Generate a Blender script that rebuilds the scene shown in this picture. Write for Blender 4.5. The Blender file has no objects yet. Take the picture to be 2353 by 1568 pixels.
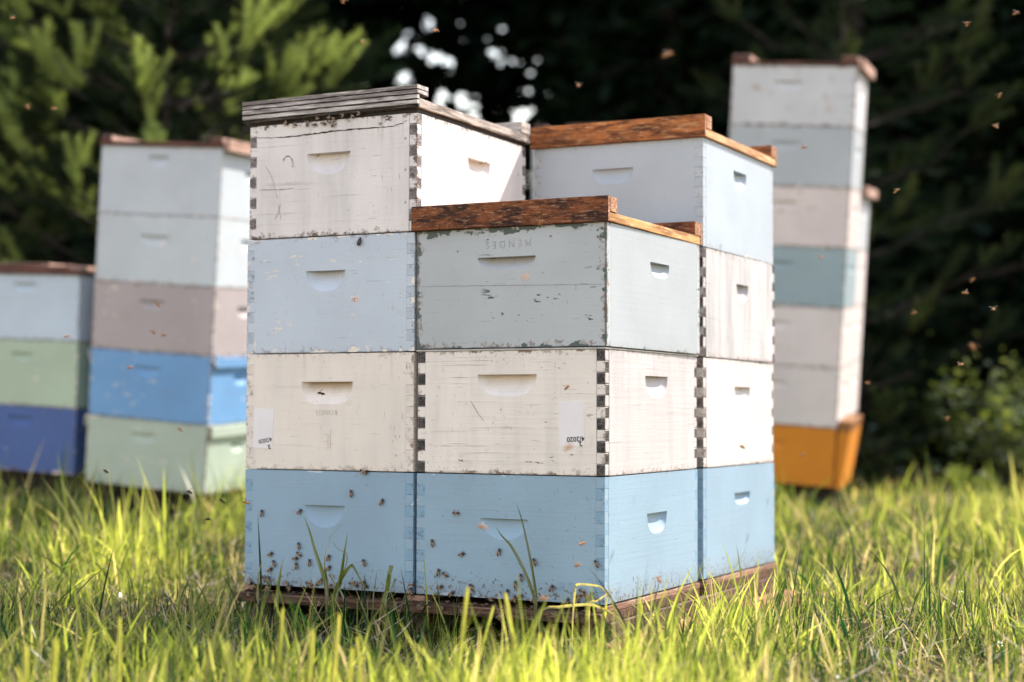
import bpy, bmesh, math, random
import numpy as np
from mathutils import Vector, Matrix, noise as mnoise

SC = bpy.context.scene
COL = SC.collection
R = math.radians

# ------------------------------------------------------------------ camera
CX, CY, CZ, YAW, PIT, ROLL, FPX = 1.2652, -2.9061, 0.3686, -0.4666, 0.0418, 0.0026, 3811.5
cam_d = bpy.data.cameras.new("camera")
cam = bpy.data.objects.new("camera", cam_d)
COL.objects.link(cam)
SC.camera = cam
cam_d.sensor_width = 36.0
cam_d.lens = FPX / 2353 * 36.0
cam_d.clip_start = 0.05
cam_d.clip_end = 2000
FW = Vector((math.sin(YAW) * math.cos(PIT), math.cos(YAW) * math.cos(PIT), math.sin(PIT)))
RT = Vector((math.cos(YAW), -math.sin(YAW), 0))
UP = RT.cross(FW)
RT2 = RT * math.cos(ROLL) + UP * math.sin(ROLL)
UP2 = -RT * math.sin(ROLL) + UP * math.cos(ROLL)
m = Matrix((RT2, UP2, -FW)).transposed().to_4x4()
m.translation = Vector((CX, CY, CZ))
cam.matrix_world = m
cam_d.dof.use_dof = True
cam_d.dof.focus_distance = 3.26
cam_d.dof.aperture_fstop = 2.0
CAM = Vector((CX, CY, CZ))

# ------------------------------------------------------------------ light
SUN_AZ = R(58)      # angle from +x towards +y
SUN_EL = R(45.3)
world = bpy.data.worlds.new("World")
SC.world = world
world.use_nodes = True
wn = world.node_tree
wn.nodes.clear()
wo = wn.nodes.new('ShaderNodeOutputWorld')
bg = wn.nodes.new('ShaderNodeBackground')
sky = wn.nodes.new('ShaderNodeTexSky')
sky.sky_type = 'NISHITA'
sky.sun_disc = False
sky.sun_elevation = SUN_EL
sky.sun_rotation = math.pi / 2 - SUN_AZ
sky.air_density = 2.2
sky.dust_density = 0.0
sky.ozone_density = 5.0
hs = wn.nodes.new('ShaderNodeHueSaturation')
hs.inputs['Saturation'].default_value = 0.7
wb = wn.nodes.new('ShaderNodeMix')          # camera white balance
wb.data_type = 'RGBA'; wb.blend_type = 'MULTIPLY'; wb.inputs[0].default_value = 1.0
wb.inputs[7].default_value = (1.17, 1.01, 1.0, 1)
wn.links.new(sky.outputs[0], hs.inputs['Color'])
wn.links.new(hs.outputs[0], wb.inputs[6])
wn.links.new(wb.outputs[2], bg.inputs[0])
bg.inputs[1].default_value = 0.15
wn.links.new(bg.outputs[0], wo.inputs[0])

sd = bpy.data.lights.new("sun", 'SUN')
so = bpy.data.objects.new("sun", sd)
COL.objects.link(so)
sd.energy = 3.5
sd.angle = R(0.5)
sd.color = (1.0, 0.90, 0.80)
sdir = Vector((math.cos(SUN_EL) * math.cos(SUN_AZ), math.cos(SUN_EL) * math.sin(SUN_AZ), math.sin(SUN_EL)))
so.rotation_euler = sdir.to_track_quat('Z', 'Y').to_euler()
so.location = sdir * 30

SC.view_settings.view_transform = 'Standard'
SC.view_settings.look = 'None'
SC.view_settings.gamma = 1
SC.view_settings.exposure = 1.38

# ------------------------------------------------------------------ helpers
def tag(o, label=None, cat=None, group=None, kind=None):
    if label: o['label'] = label
    if cat: o['category'] = cat
    if group: o['group'] = group
    if kind: o['kind'] = kind
    return o

def mesh_obj(name, me, parent=None, mats=()):
    o = bpy.data.objects.new(name, me)
    COL.objects.link(o)
    for mt in mats:
        if mt and mt.name not in me.materials: me.materials.append(mt)
    if parent: o.parent = parent
    return o

def bm_obj(name, bm, parent=None, mats=(), recalc=True):
    if recalc: bmesh.ops.recalc_face_normals(bm, faces=bm.faces)
    me = bpy.data.meshes.new(name)
    bm.to_mesh(me); bm.free()
    return mesh_obj(name, me, parent, mats)

def empty(name, M):
    o = bpy.data.objects.new(name, None)
    COL.objects.link(o)
    o.empty_display_size = 0.05
    o.matrix_world = M
    return o

def add_box(bm, lo, hi, bevel=0.0, mi=0, seg=1):
    ret = bmesh.ops.create_cube(bm, size=1)
    vs = ret['verts']
    for v in vs:
        v.co = Vector([lo[i] + (v.co[i] + .5) * (hi[i] - lo[i]) for i in range(3)])
    fs = set(f for v in vs for f in v.link_faces)
    for f in fs: f.material_index = mi
    if bevel > 0:
        es = list(set(e for f in fs for e in f.edges))
        r = bmesh.ops.bevel(bm, geom=es, offset=bevel, segments=seg, affect='EDGES', profile=.5)
        for f in r['faces']: f.material_index = mi
    return vs

def px_ray(u, v):
    return FW + RT2 * ((u - 1176.5) / FPX) + UP2 * ((784 - v) / FPX)
def at_depth(u, v, d):
    return CAM + px_ray(u, v) * d
def on_front(u, v, y):
    r = px_ray(u, v); return CAM + r * ((y - CY) / r.y)
def on_side(u, v, x):
    r = px_ray(u, v); return CAM + r * ((x - CX) / r.x)
RTh = Vector((math.cos(YAW), -math.sin(YAW), 0)); FWh = Vector((math.sin(YAW), math.cos(YAW), 0))
def cw(lat, dep, z=0.0):        # metres right of and in front of the viewpoint
    p = Vector((CX, CY, 0)) + RTh * lat + FWh * dep
    return Vector((p.x, p.y, z))

# ------------------------------------------------------------------ material builder
class NT:
    def __init__(s, name):
        s.m = bpy.data.materials.new(name); s.m.use_nodes = True
        s.t = s.m.node_tree; s.t.nodes.clear()
        s.out = s.t.nodes.new('ShaderNodeOutputMaterial')
    def n(s, typ, **kw):
        nd = s.t.nodes.new(typ)
        for k, v in kw.items(): setattr(nd, k, v)
        return nd
    def put(s, sock, v):
        if isinstance(v, bpy.types.NodeSocket): s.t.links.new(v, sock)
        elif isinstance(v, (tuple, list)) and len(v) == 3 and sock.type == 'RGBA': sock.default_value = (*v, 1)
        else: sock.default_value = v
    def obj(s, off=(0, 0, 0), sc=(1, 1, 1), rot=(0, 0, 0), kind='Object'):
        tc = s.n('ShaderNodeTexCoord'); mp = s.n('ShaderNodeMapping')
        s.t.links.new(tc.outputs[kind], mp.inputs[0])
        mp.inputs['Location'].default_value = off; mp.inputs['Scale'].default_value = sc
        mp.inputs['Rotation'].default_value = rot
        return mp.outputs[0]
    def noise(s, vec, scale, detail=3, rough=.55, dist=0.0):
        nd = s.n('ShaderNodeTexNoise'); s.put(nd.inputs['Vector'], vec)
        nd.inputs['Scale'].default_value = scale; nd.inputs['Detail'].default_value = detail
        nd.inputs['Roughness'].default_value = rough; nd.inputs['Distortion'].default_value = dist
        return nd.outputs['Fac']
    def vor(s, vec, scale, feat='F1', out='Distance'):
        nd = s.n('ShaderNodeTexVoronoi'); nd.feature = feat
        s.put(nd.inputs['Vector'], vec); nd.inputs['Scale'].default_value = scale
        return nd.outputs[out]
    def ma(s, op, a, b=0.0, c=0.0, clamp=False):
        nd = s.n('ShaderNodeMath', operation=op); nd.use_clamp = clamp
        s.put(nd.inputs[0], a); s.put(nd.inputs[1], b)
        if len(nd.inputs) > 2: s.put(nd.inputs[2], c)
        return nd.outputs[0]
    def ramp(s, v, lo, hi, a=0.0, b=1.0):
        nd = s.n('ShaderNodeMapRange'); nd.interpolation_type = 'SMOOTHSTEP'
        s.put(nd.inputs[0], v)
        nd.inputs[1].default_value = lo; nd.inputs[2].default_value = hi
        nd.inputs[3].default_value = a; nd.inputs[4].default_value = b
        return nd.outputs[0]
    def mix(s, f, a, b, mode='MIX'):
        nd = s.n('ShaderNodeMix', data_type='RGBA', blend_type=mode)
        s.put(nd.inputs[0], f); s.put(nd.inputs[6], a); s.put(nd.inputs[7], b)
        return nd.outputs[2]
    def sep(s, v):
        nd = s.n('ShaderNodeSeparateXYZ'); s.put(nd.inputs[0], v); return nd.outputs
    def attr(s, name, out='Fac'):
        nd = s.n('ShaderNodeAttribute', attribute_name=name); return nd.outputs[out]
    def bump(s, h, strength=.5, dist=.001):
        nd = s.n('ShaderNodeBump'); s.put(nd.inputs['Height'], h)
        nd.inputs['Strength'].default_value = strength; nd.inputs['Distance'].default_value = dist
        return nd.outputs[0]
    def principled(s, col, rough=.6, normal=None, spec=.5, metal=0.0):
        p = s.n('ShaderNodeBsdfPrincipled')
        s.put(p.inputs['Base Color'], col); s.put(p.inputs['Roughness'], rough)
        p.inputs['Specular IOR Level'].default_value = spec; p.inputs['Metallic'].default_value = metal
        if normal is not None: s.t.links.new(normal, p.inputs['Normal'])
        s.t.links.new(p.outputs[0], s.out.inputs[0]); return s.m

def paint(name, base, w, l, h, seed=0, grain=.25, speck=.5, blotch=.3, edge=.6, under=(.16, .12, .09),
          chip=.3, topchip=0.0, streak=0.0, rust=(.28, .15, .06), wash=0.0, rough=.55, flake=0.0, hstain=0.0, hz=(.75, .06), mud=0.0):
    """weathered house paint on a hive box; coordinates are the box's own metres"""
    N = NT(name)
    co = N.obj(); s3 = (seed * 3.17, seed * 1.71, seed * 2.3)
    cs = N.obj(off=s3)
    x, y, z = N.sep(co)
    ax = N.ma('SUBTRACT', w / 2, N.ma('ABSOLUTE', x)); ay = N.ma('SUBTRACT', l / 2, N.ma('ABSOLUTE', y))
    dv = N.ma('MAXIMUM', ax, ay)
    dtop = N.ma('SUBTRACT', h, z)
    d = N.ma('MINIMUM', N.ma('MINIMUM', z, dtop), dv)
    col = N.mix(N.ramp(N.noise(cs, 5, 4), .3, .7), tuple(c * .94 for c in base), tuple(min(1, c * 1.05) for c in base))
    # brush marks and wood grain telegraphing through the paint
    gsrc = N.obj(off=s3, sc=(3, 3, 150)); g1 = N.noise(gsrc, 1.0, 5, .6, .4)
    gm = N.ramp(N.noise(cs, 6, 3), .42, .66)
    gl = N.ma('MULTIPLY', N.ramp(g1, .56, .72), N.ma('MULTIPLY', gm, grain))
    col = N.mix(gl, col, tuple(c * .45 for c in under))
    # grubby wash, vertical weather streaks
    if wash > 0:
        ws = N.noise(N.obj(off=s3, sc=(22, 22, 3)), 1.0, 5, .65)
        col = N.mix(N.ma('MULTIPLY', N.ramp(ws, .42, .68), wash), col, (.30, .30, .31))
    if streak > 0:
        st = N.noise(N.obj(off=s3, sc=(55, 55, 2.0)), 1.0, 3, .6)
        near = N.ramp(dtop, 0, .09, 1, 0)
        col = N.mix(N.ma('MULTIPLY', N.ma('MULTIPLY', N.ramp(st, .56, .74), near), streak), col, rust)
    # small specks: fly spots, propolis
    sm = N.ramp(N.noise(cs, 8, 5, .65), .48, .66)
    sp = N.ma('MULTIPLY', N.ramp(N.noise(cs, 170, 4, .6), .655, .68), sm)
    col = N.mix(N.ma('MULTIPLY', sp, speck), col, (.07, .045, .03))
    sp2 = N.ma('MULTIPLY', N.ramp(N.noise(N.obj(off=(s3[1], s3[0], 5)), 75, 5, .65), .66, .69), sm)
    col = N.mix(N.ma('MULTIPLY', sp2, speck), col, rust)
    # fine horizontal scratches and short vertical scores
    sc1 = N.noise(N.obj(off=s3, sc=(18, 18, 420)), 1.0, 2)
    col = N.mix(N.ma('MULTIPLY', N.ramp(sc1, .70, .74), .5 * speck + .15), col, (.12, .10, .09))
    sc2 = N.noise(N.obj(off=(s3[2], 2, 1), sc=(330, 330, 40)), 1.0, 2)
    col = N.mix(N.ma('MULTIPLY', N.ramp(sc2, .72, .76), .5 * speck + .1), col, (.10, .08, .07))
    bl = N.noise(N.obj(off=(s3[1], 4, s3[0])), 16, 6, .65, .3)
    col = N.mix(N.ma('MULTIPLY', N.ramp(bl, .60, .74), blotch), col, tuple(.45 * b + .55 * r for b, r in zip(base, rust)))
    # edges: grime then bare chips
    ef = N.ramp(d, 0, .030, 1, 0)
    en = N.noise(cs, 70, 7, .75)
    gr = N.ma('MULTIPLY', N.ramp(N.ma('ADD', en, N.ma('MULTIPLY', ef, .17)), .66, .74), edge)
    col = N.mix(N.ma('MULTIPLY', gr, N.ramp(d, 0, .05, 1, .12)), col, tuple(.5 * q for q in rust))
    rim_ = N.ramp(N.ma('ADD', d, N.ma('MULTIPLY', N.noise(cs, 24, 5, .7), .009)), .0042, .0075, 1, 0)
    col = N.mix(N.ma('MULTIPLY', rim_, edge), col, (.07, .045, .028))
    ef2 = N.ramp(d, 0, .014, 1, 0)
    cn = N.noise(N.obj(off=(s3[2], s3[1], 7), sc=(.7, .7, 1)), 55, 6, .62)
    cm = N.ma('ADD', cn, N.ma('MULTIPLY', ef2, .15))
    if topchip > 0:
        cn2 = N.noise(N.obj(off=(s3[0], 9, s3[2]), sc=(.8, .8, 1.5)), 30, 7, .68)
        cm = N.ma('ADD', N.ma('MAXIMUM', cm, N.ma('MULTIPLY', N.ramp(N.ma('ADD', cn2, N.ma('MULTIPLY', N.ramp(dtop, .004, .034, 1, 0), topchip)), .655, .66), N.ramp(dtop, .03, .045, 1, 0))), 0.0)
    chipm = N.ramp(cm, .735 - .07 * chip, .75 - .07 * chip)
    col = N.mix(chipm, col, under)
    if flake > 0:
        fn = N.noise(N.obj(off=(s3[1], 3, s3[2]), sc=(1, 1, 3.0)), 22, 7, .62)
        fm = N.ma('MULTIPLY', N.ramp(fn, .665 - .04 * flake, .675 - .04 * flake), N.ramp(N.noise(cs, 4.5, 2), .50, .56))
        col = N.mix(fm, col, under); chipm = N.ma('MAXIMUM', chipm, fm)
    if hstain > 0:     # rain and bee stain creeping out of the handhold
        inx = N.ramp(N.ma('ABSOLUTE', x), hz[1] * .7, hz[1] * 1.05, 1, 0)
        dz = N.ma('SUBTRACT', h * hz[0], z)
        inz = N.ma('MULTIPLY', N.ramp(dz, -.001, .001), N.ramp(N.ma('ADD', dz, N.ma('MULTIPLY', N.noise(cs, 30, 4), .02)), .008, .040, 1, 0))
        col = N.mix(N.ma('MULTIPLY', N.ma('MULTIPLY', inx, inz), hstain), col, (.30, .19, .09))
    if mud > 0:
        mn = N.ma('ADD', N.noise(N.obj(off=(4, s3[1], s3[0])), 120, 5, .65), N.ramp(z, 0, .07, .14, 0))
        col = N.mix(N.ma('MULTIPLY', N.ramp(mn, .68, .71), mud), col, (.09, .06, .04))
        col = N.mix(N.ma('MULTIPLY', N.ma('MULTIPLY', N.ramp(z, 0, .05, 1, 0), N.noise(cs, 25, 5)), .5 * mud), col, (.16, .14, .11))
    hgt = N.ma('ADD', N.ma('MULTIPLY', g1, .5 + grain), N.ma('MULTIPLY', N.noise(cs, 260, 3, .6), .35))
    hgt = N.ma('SUBTRACT', hgt, N.ma('MULTIPLY', chipm, .9))
    return N.principled(col, rough, N.bump(hgt, .45, .0012), .35)

def wood(name, dark, mid, light, seed=0, axis=0, contrast=1.0, rough=.75, fine=1.0, bumpd=.0015, short=1.0):
    """weathered timber, grain along the given own axis"""
    N = NT(name)
    sc = [60 * fine, 60 * fine, 60 * fine]; sc[axis] = 5 * short
    sc2 = [230 * fine] * 3; sc2[axis] = 16 * short
    off = (seed * 2.1, seed * 1.3, seed * .7)
    a = N.noise(N.obj(off=off, sc=tuple(sc)), 1.0, 5, .6, .5)
    b = N.noise(N.obj(off=off, sc=tuple(sc2)), 1.0, 3, .6)
    c = N.noise(N.obj(off=off), 9, 4, .6)
    col = N.mix(N.ramp(a, .36, .62), dark, mid)
    col = N.mix(N.ma('MULTIPLY', N.ramp(b, .5, .72), .8), col, light)
    col = N.mix(N.ma('MULTIPLY', N.ramp(c, .48, .68), .65 * contrast), col, dark)
    bb = N.noise(N.obj(off=(1, off[0], 2), sc=tuple(x * 1.4 for x in sc2)), 1.0, 2)
    col = N.mix(N.ma('MULTIPLY', N.ramp(bb, .60, .68), .8 * contrast), col, tuple(x * .25 for x in dark))
    return N.principled(col, rough, N.bump(N.ma('ADD', a, b), .7, bumpd), .25)

def endgrain(name, dark, light, seed=0):
    N = NT(name)
    v = N.obj(off=(seed, 0, 0), rot=(.5, .6, .4), sc=(400, 90, 400))
    a = N.noise(v, 1.0, 3, .6, .3)
    c = N.noise(N.obj(off=(0, seed, 0)), 45, 3)
    b = N.noise(N.obj(off=(seed, 2, 0), rot=(-.7, .2, .9), sc=(90, 420, 90)), 1.0, 2, .5)
    col = N.mix(N.ramp(a, .38, .62), dark, light)
    col = N.mix(N.ma('MULTIPLY', N.ramp(b, .56, .64), .6), col, tuple(x * .35 for x in dark))
    col = N.mix(N.ma('MULTIPLY', N.ramp(c, .42, .68), .7), col, dark)
    return N.principled(col, .85, N.bump(a, .6, .001), .2)

def plain(name, col, rough=.6, var=.15, scale=20, metal=0.0, spec=.4):
    N = NT(name)
    c = N.mix(N.ramp(N.noise(N.obj(), scale, 4), .3, .7), tuple(x * (1 - var) for x in col), tuple(min(1, x * (1 + var)) for x in col))
    return N.principled(c, rough, None, spec, metal)

# ------------------------------------------------------------------ ground
def gh(x, y):
    """height of the soil"""
    d = (x - CX) * FWh.x + (y - CY) * FWh.y
    z = -0.092 + 0.018 * mnoise.noise(Vector((x * .7, y * .7, 0))) + 0.008 * mnoise.noise(Vector((x * 3.1, y * 3.1, 4)))
    if d > 5: z += min(d - 5, 12) * 0.004
    # the soil rises a little to the two groups behind
    z += .085 * math.exp(-((x + 2.75) ** 2 + (y - 2.0) ** 2) / 1.5) + .070 * math.exp(-((x + .85) ** 2 + (y - 4.0) ** 2) / 1.6)
    # level below the front pallet
    r = max(abs(x + .40), abs(y - .5))
    if r < 1.0:
        k = min(1, max(0, (1.0 - r) / .35)); z = z * (1 - k) + (-0.093) * k
    return z

N = NT("soil")
co = N.obj(kind='Object')
n1 = N.noise(co, 1.2, 6, .6); n2 = N.noise(co, 14, 6, .7); n3 = N.noise(co, 90, 4, .7)
c = N.mix(N.ramp(n2, .35, .65), (.030, .020, .012), (.10, .065, .035))
c = N.mix(N.ramp(n3, .55, .7), c, (.26, .20, .12))
c = N.mix(N.ma('MULTIPLY', N.ramp(n1, .45, .6), .5), c, (.07, .085, .02))
x, y, z = N.sep(co)
far = N.ramp(N.ma('ADD', N.ma('MULTIPLY', N.ma('SUBTRACT', x, CX), float(FWh.x)), N.ma('MULTIPLY', N.ma('SUBTRACT', y, CY), float(FWh.y))), 9.5, 12.0)
c = N.mix(far, c, (.085, .045, .03))
SOIL = N.principled(c, .95, N.bump(N.ma('ADD', n2, n3), .8, .012), .1)

def make_ground():
    # fine patch near the hives, coarse sheet out to the horizon, one mesh
    xs = sorted(set([-400, -150, -60, -30, -20, -14] + [round(-10 + i * .25, 3) for i in range(65)] + [8, 12, 18, 30, 60, 150, 400]))
    ys = sorted(set([-400, -150, -60, -30, -15, -8] + [round(-5 + i * .25, 3) for i in range(81)] + [18, 22, 30, 60, 150, 400]))
    V = []; F = []
    for yy in ys:
        for xx in xs:
            zz = gh(xx, yy) if abs(xx) < 60 and abs(yy) < 60 else 0
            V.append((xx, yy, zz))
    nx = len(xs)
    for j in range(len(ys) - 1):
        for i in range(nx - 1):
            a = j * nx + i; F.append((a, a + 1, a + nx + 1, a + nx))
    me = bpy.data.meshes.new("ground"); me.from_pydata(V, [], F); me.update()
    for p in me.polygons: p.use_smooth = True
    o = mesh_obj("ground", me, None, [SOIL]); tag(o, kind='structure')
make_ground()

# ------------------------------------------------------------------ hive boxes
H = 0.244; WD = 0.413; LN = 0.505; T = 0.019

def face_xf(side, w, l):
    if side == 'front': return lambda u, d, z: Vector((u, -l / 2 + d, z)), w
    if side == 'right': return lambda u, d, z: Vector((w / 2 - d, u, z)), l
    if side == 'back':  return lambda u, d, z: Vector((-u, l / 2 - d, z)), w
    return lambda u, d, z: Vector((-w / 2 + d, -u, z)), l

def board(name, side, w, l, u0, u1, h, handle, mat, parent, t=T, z0=0.0, warp=0.0):
    """one side board; handle = (centre, half width, top z, height, depth, power)"""
    xf, _ = face_xf(side, w, l)
    bm = bmesh.new()
    def P(u, d, z):
        return bm.verts.new(xf(u, d, z))
    def q(*ps):
        try: bm.faces.new([P(*p) for p in ps])
        except Exception: pass
    if handle:
        c, a, zt, hh, dep, pw = handle
        n = 26; k = 6
        us = [c - a * math.cos(math.pi * i / n) for i in range(n + 1)]
        def col(u):
            r = min(1, abs((u - c) / a))
            zb = zt - hh * max(0, 1 - r ** pw) ** (1 / 2.0)
            pts = [(u, 0, zb)]
            D = dep * max(0, (zt - zb) / hh)
            for i in range(1, k + 1):
                s = i / k
                pts.append((u, D * math.sin(s * math.pi / 2) ** .9, zb + (zt - zb) * s))
            pts.append((u, 0, zt))
            return zb, pts
        cols = [col(u) for u in us]
        for i in range(n):
            (za, pa), (zb_, pb) = cols[i], cols[i + 1]
            ua, ub = us[i], us[i + 1]
            q((ua, 0, z0), (ub, 0, z0), (ub, 0, zb_), (ua, 0, za))
            for j in range(len(pa) - 1):
                q(pa[j], pb[j], pb[j + 1], pa[j + 1])
            q((ua, 0, zt), (ub, 0, zt), (ub, 0, h), (ua, 0, h))
        q((u0, 0, z0), (us[0], 0, z0), (us[0], 0, zt), (us[0], 0, h), (u0, 0, h))
        q((us[-1], 0, z0), (u1, 0, z0), (u1, 0, h), (us[-1], 0, h), (us[-1], 0, zt))
        q((u0, 0, h), (us[0], 0, h), *[(u, 0, h) for u in us[1:]], (u1, 0, h), (u1, t, h), (u0, t, h))
        q((u0, 0, z0), (u0, t, z0), (u1, t, z0), (u1, 0, z0), *[(u, 0, z0) for u in reversed(us)])
    else:
        q((u0, 0, z0), (u1, 0, z0), (u1, 0, h), (u0, 0, h))
        q((u0, 0, h), (u1, 0, h), (u1, t, h), (u0, t, h))
        q((u0, 0, z0), (u0, t, z0), (u1, t, z0), (u1, 0, z0))
    q((u0, t, z0), (u0, t, h), (u1, t, h), (u1, t, z0))
    q((u0, 0, z0), (u0, 0, h), (u0, t, h), (u0, t, z0))
    q((u1, 0, z0), (u1, t, z0), (u1, t, h), (u1, 0, h))
    bmesh.ops.remove_doubles(bm, verts=bm.verts, dist=2e-6)
    bmesh.ops.dissolve_degenerate(bm, edges=bm.edges, dist=1e-6)
    return bm_obj(name, bm, parent, [mat])

def finger_mesh(c, sx, sy, sz, face_mat, end_mat, end_axis, bev=.0007):
    bm = bmesh.new()
    add_box(bm, (c[0] - sx / 2, c[1] - sy / 2, c[2] - sz / 2), (c[0] + sx / 2, c[1] + sy / 2, c[2] + sz / 2), bev)
    bmesh.ops.recalc_face_normals(bm, faces=bm.faces)
    for f in bm.faces:
        f.material_index = 1 if abs(f.normal[end_axis]) > .9 else 0
    me = bpy.data.meshes.new("finger"); bm.to_mesh(me); bm.free()
    me.materials.append(face_mat); me.materials.append(end_mat)
    return me

DARKGAP = plain("propolis_gap_shade", (.018, .011, .007), .7)  # near-black for propolis and the shade of the gap under the lid

def hive_box(M, w=WD, l=LN, h=H, mat=None, side_mat=None, end_mat=None, handles=None, fingers=11, dark0=1,
             corners=('fr', 'fl', 'br', 'bl'), label='', group=None, gap=.0022, name='hive_box', endproud=0.0, category='hive box'):
    root = empty(name, M)
    tag(root, label, category, group)
    hh = h - gap
    handles = handles or {}
    sm = side_mat or mat
    if fingers:
        e = T
        board('front_board', 'front', w, l, -w / 2 + e, w / 2 - e, hh, handles.get('front'), mat, root)
        board('side_board', 'right', w, l, -l / 2 + e, l / 2 - e, hh, handles.get('right'), sm, root)
        board('back_board', 'back', w, l, -w / 2 + e, w / 2 - e, hh, None, mat, root)
        board('side_board', 'left', w, l, -l / 2 + e, l / 2 - e, hh, None, sm, root)
        fh = hh / fingers
        em = end_mat or mat
        jw = 1.0 if em.name.split('.')[0] in ('end_grain_grey', 'end_grain_worn', 'end_grain_black') else .28
        for cn in corners:
            sy = -1 if cn[0] == 'f' else 1
            sx = 1 if cn[1] == 'r' else -1
            for i in range(fingers):
                isside = (i % 2 == (1 if dark0 else 0))
                # a side-board finger shows its end grain on the front, a front-board finger on the side
                ea = 1 if isside else 0
                if not isside and not endproud: emx = mat if end_mat is None else end_mat
                rr = random.Random(i * 7 + sx * 3 + sy + int(h * 1e4) + len(label))
                c_ = (sx * (w / 2 - T / 2 - .0002 + rr.uniform(-.0005, .0003) * jw), sy * (l / 2 - T / 2 - .0002 + rr.uniform(-.0005, .0003) * jw), fh * (i + .5))
                me = finger_mesh(c_, T - .0010 * jw, T - .0010 * jw, fh - rr.uniform(.0008, .0018) * jw, sm if isside else mat, em, ea, .0007 * jw)
                o = bpy.data.objects.new('finger', me); COL.objects.link(o)
                o.parent = root
            # dark core so that no light comes through the joints
    else:
        board('front_board', 'front', w, l, -w / 2, w / 2, hh, handles.get('front'), mat, root)
        board('side_board', 'right', w, l, -l / 2 + T + .0006, l / 2 - T - .0006, hh, handles.get('right'), sm, root)
        board('back_board', 'back', w, l, -w / 2, w / 2, hh, None, mat, root)
        board('side_board', 'left', w, l, -l / 2 + T + .0006, l / 2 - T - .0006, hh, None, sm, root)
    return root

def TR(x, y, z, rz=0):
    return Matrix.Translation((x, y, z)) @ Matrix.Rotation(rz, 4, 'Z')

# handle: (centre, half width, top z, height, depth, power)
def hd(c, a, zt, hh, dep=.012, pw=2.0): return (c, a, zt, hh, dep, pw)

white_u = (.20, .16, .13)
G2 = 0.0346
cA = (-WD - .0075 - WD / 2, LN / 2); cB = (-WD / 2, LN / 2); cD = (-WD / 2, LN + G2 + LN / 2)

EG_dark = endgrain("end_grain_grey", (.028, .025, .024), (.15, .135, .125), 1)
EG_mid = endgrain("end_grain_worn", (.09, .075, .07), (.36, .32, .30), 2)
EG_black = endgrain("end_grain_black", (.02, .017, .016), (.17, .14, .13), 3)

mA1 = paint("blue_paint_left", (.235, .345, .44), WD, LN, H, 1, mud=.8, grain=.2, speck=.5, blotch=.04, edge=.15, chip=-.2, under=(.50, .55, .58))
mA2 = paint("cream_paint_left", (.73, .66, .585), WD, LN, H, 2, hstain=.75, hz=(.75, .063), streak=.35, wash=.14, grain=.15, speck=.7, blotch=.38, edge=.40, chip=-.1, under=(.30, .22, .16))
mA3 = paint("pale_blue_paint_left", (.47, .525, .585), WD, LN, H, 3, flake=1.0, hstain=.35, hz=(.70, .05), grain=.12, speck=.65, blotch=.20, edge=.5, chip=1.0, under=(.72, .66, .58))
mA4 = paint("worn_white_paint", (.70, .655, .625), WD, LN, H, 4, flake=.6, wash=.22, grain=.35, speck=.8, blotch=.38, edge=.75, chip=.3, under=(.13, .10, .08), streak=.4)
mB1 = paint("blue_paint_front", (.24, .35, .44), WD, LN, H, 5, mud=.8, grain=.3, speck=.6, blotch=.03, edge=.12, chip=-.2, under=(.48, .54, .58))
mB2 = paint("grained_white_paint", (.73, .67, .605), WD, LN, H, 6, flake=.3, hstain=.2, hz=(.80, .065), grain=1.0, speck=.9, blotch=.36, wash=.18, edge=.5, chip=.2, under=(.22, .15, .11))
mB2s = paint("greyed_white_sunlit_side", (.50, .465, .455), WD, LN, H, 16, grain=.6, speck=.6, blotch=.4, edge=.4, chip=.1, wash=.35)  # side copy of the grained white, greyed and darkened to offset the sun
mB3 = paint("grey_green_paint", (.40, .425, .435), WD, LN, H, 7, flake=.5, hstain=.3, hz=(.735, .064), grain=.10, speck=.6, blotch=.12, edge=.75, chip=.45, under=(.075, .095, .085), topchip=.17)
mB3s = paint("grey_green_sunlit_side", (.35, .385, .40), WD, LN, H, 17, grain=.05, speck=.25, blotch=.05, edge=.15, chip=-.2, under=(.1, .12, .11))  # same grey-green paint, its colour lowered to offset direct sun
mD1 = paint("blue_paint_rear", (.24, .35, .44), WD, LN, H, 8, mud=.8, grain=.2, speck=.4, blotch=.03, edge=.1, chip=-.3, under=(.48, .54, .58))
mD2 = paint("white_paint_rear", (.56, .525, .495), WD, LN, H, 9, grain=.2, speck=.4, blotch=.12, edge=.35, chip=0)
mD3 = paint("stained_white_paint", (.52, .49, .48), WD, LN, H, 10, grain=.4, speck=.5, blotch=.35, edge=.5, chip=.2, wash=.8)
mD4 = paint("light_grey_paint", (.375, .43, .475), WD, LN, H, 11, grain=.05, speck=.2, blotch=.03, edge=.2, chip=-.1, under=(.7, .62, .55))

EG_blue = endgrain("end_grain_blue", (.205, .32, .425), (.23, .355, .46), 5)
EG_cream = endgrain("end_grain_cream", (.62, .54, .48), (.76, .68, .61), 6)
EG_pale = endgrain("end_grain_pale_blue", (.40, .45, .50), (.47, .52, .58), 7)
EG_grey = endgrain("end_grain_light_grey", (.40, .44, .47), (.45, .49, .52), 8)

zf = lambda f: H * f
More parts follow.
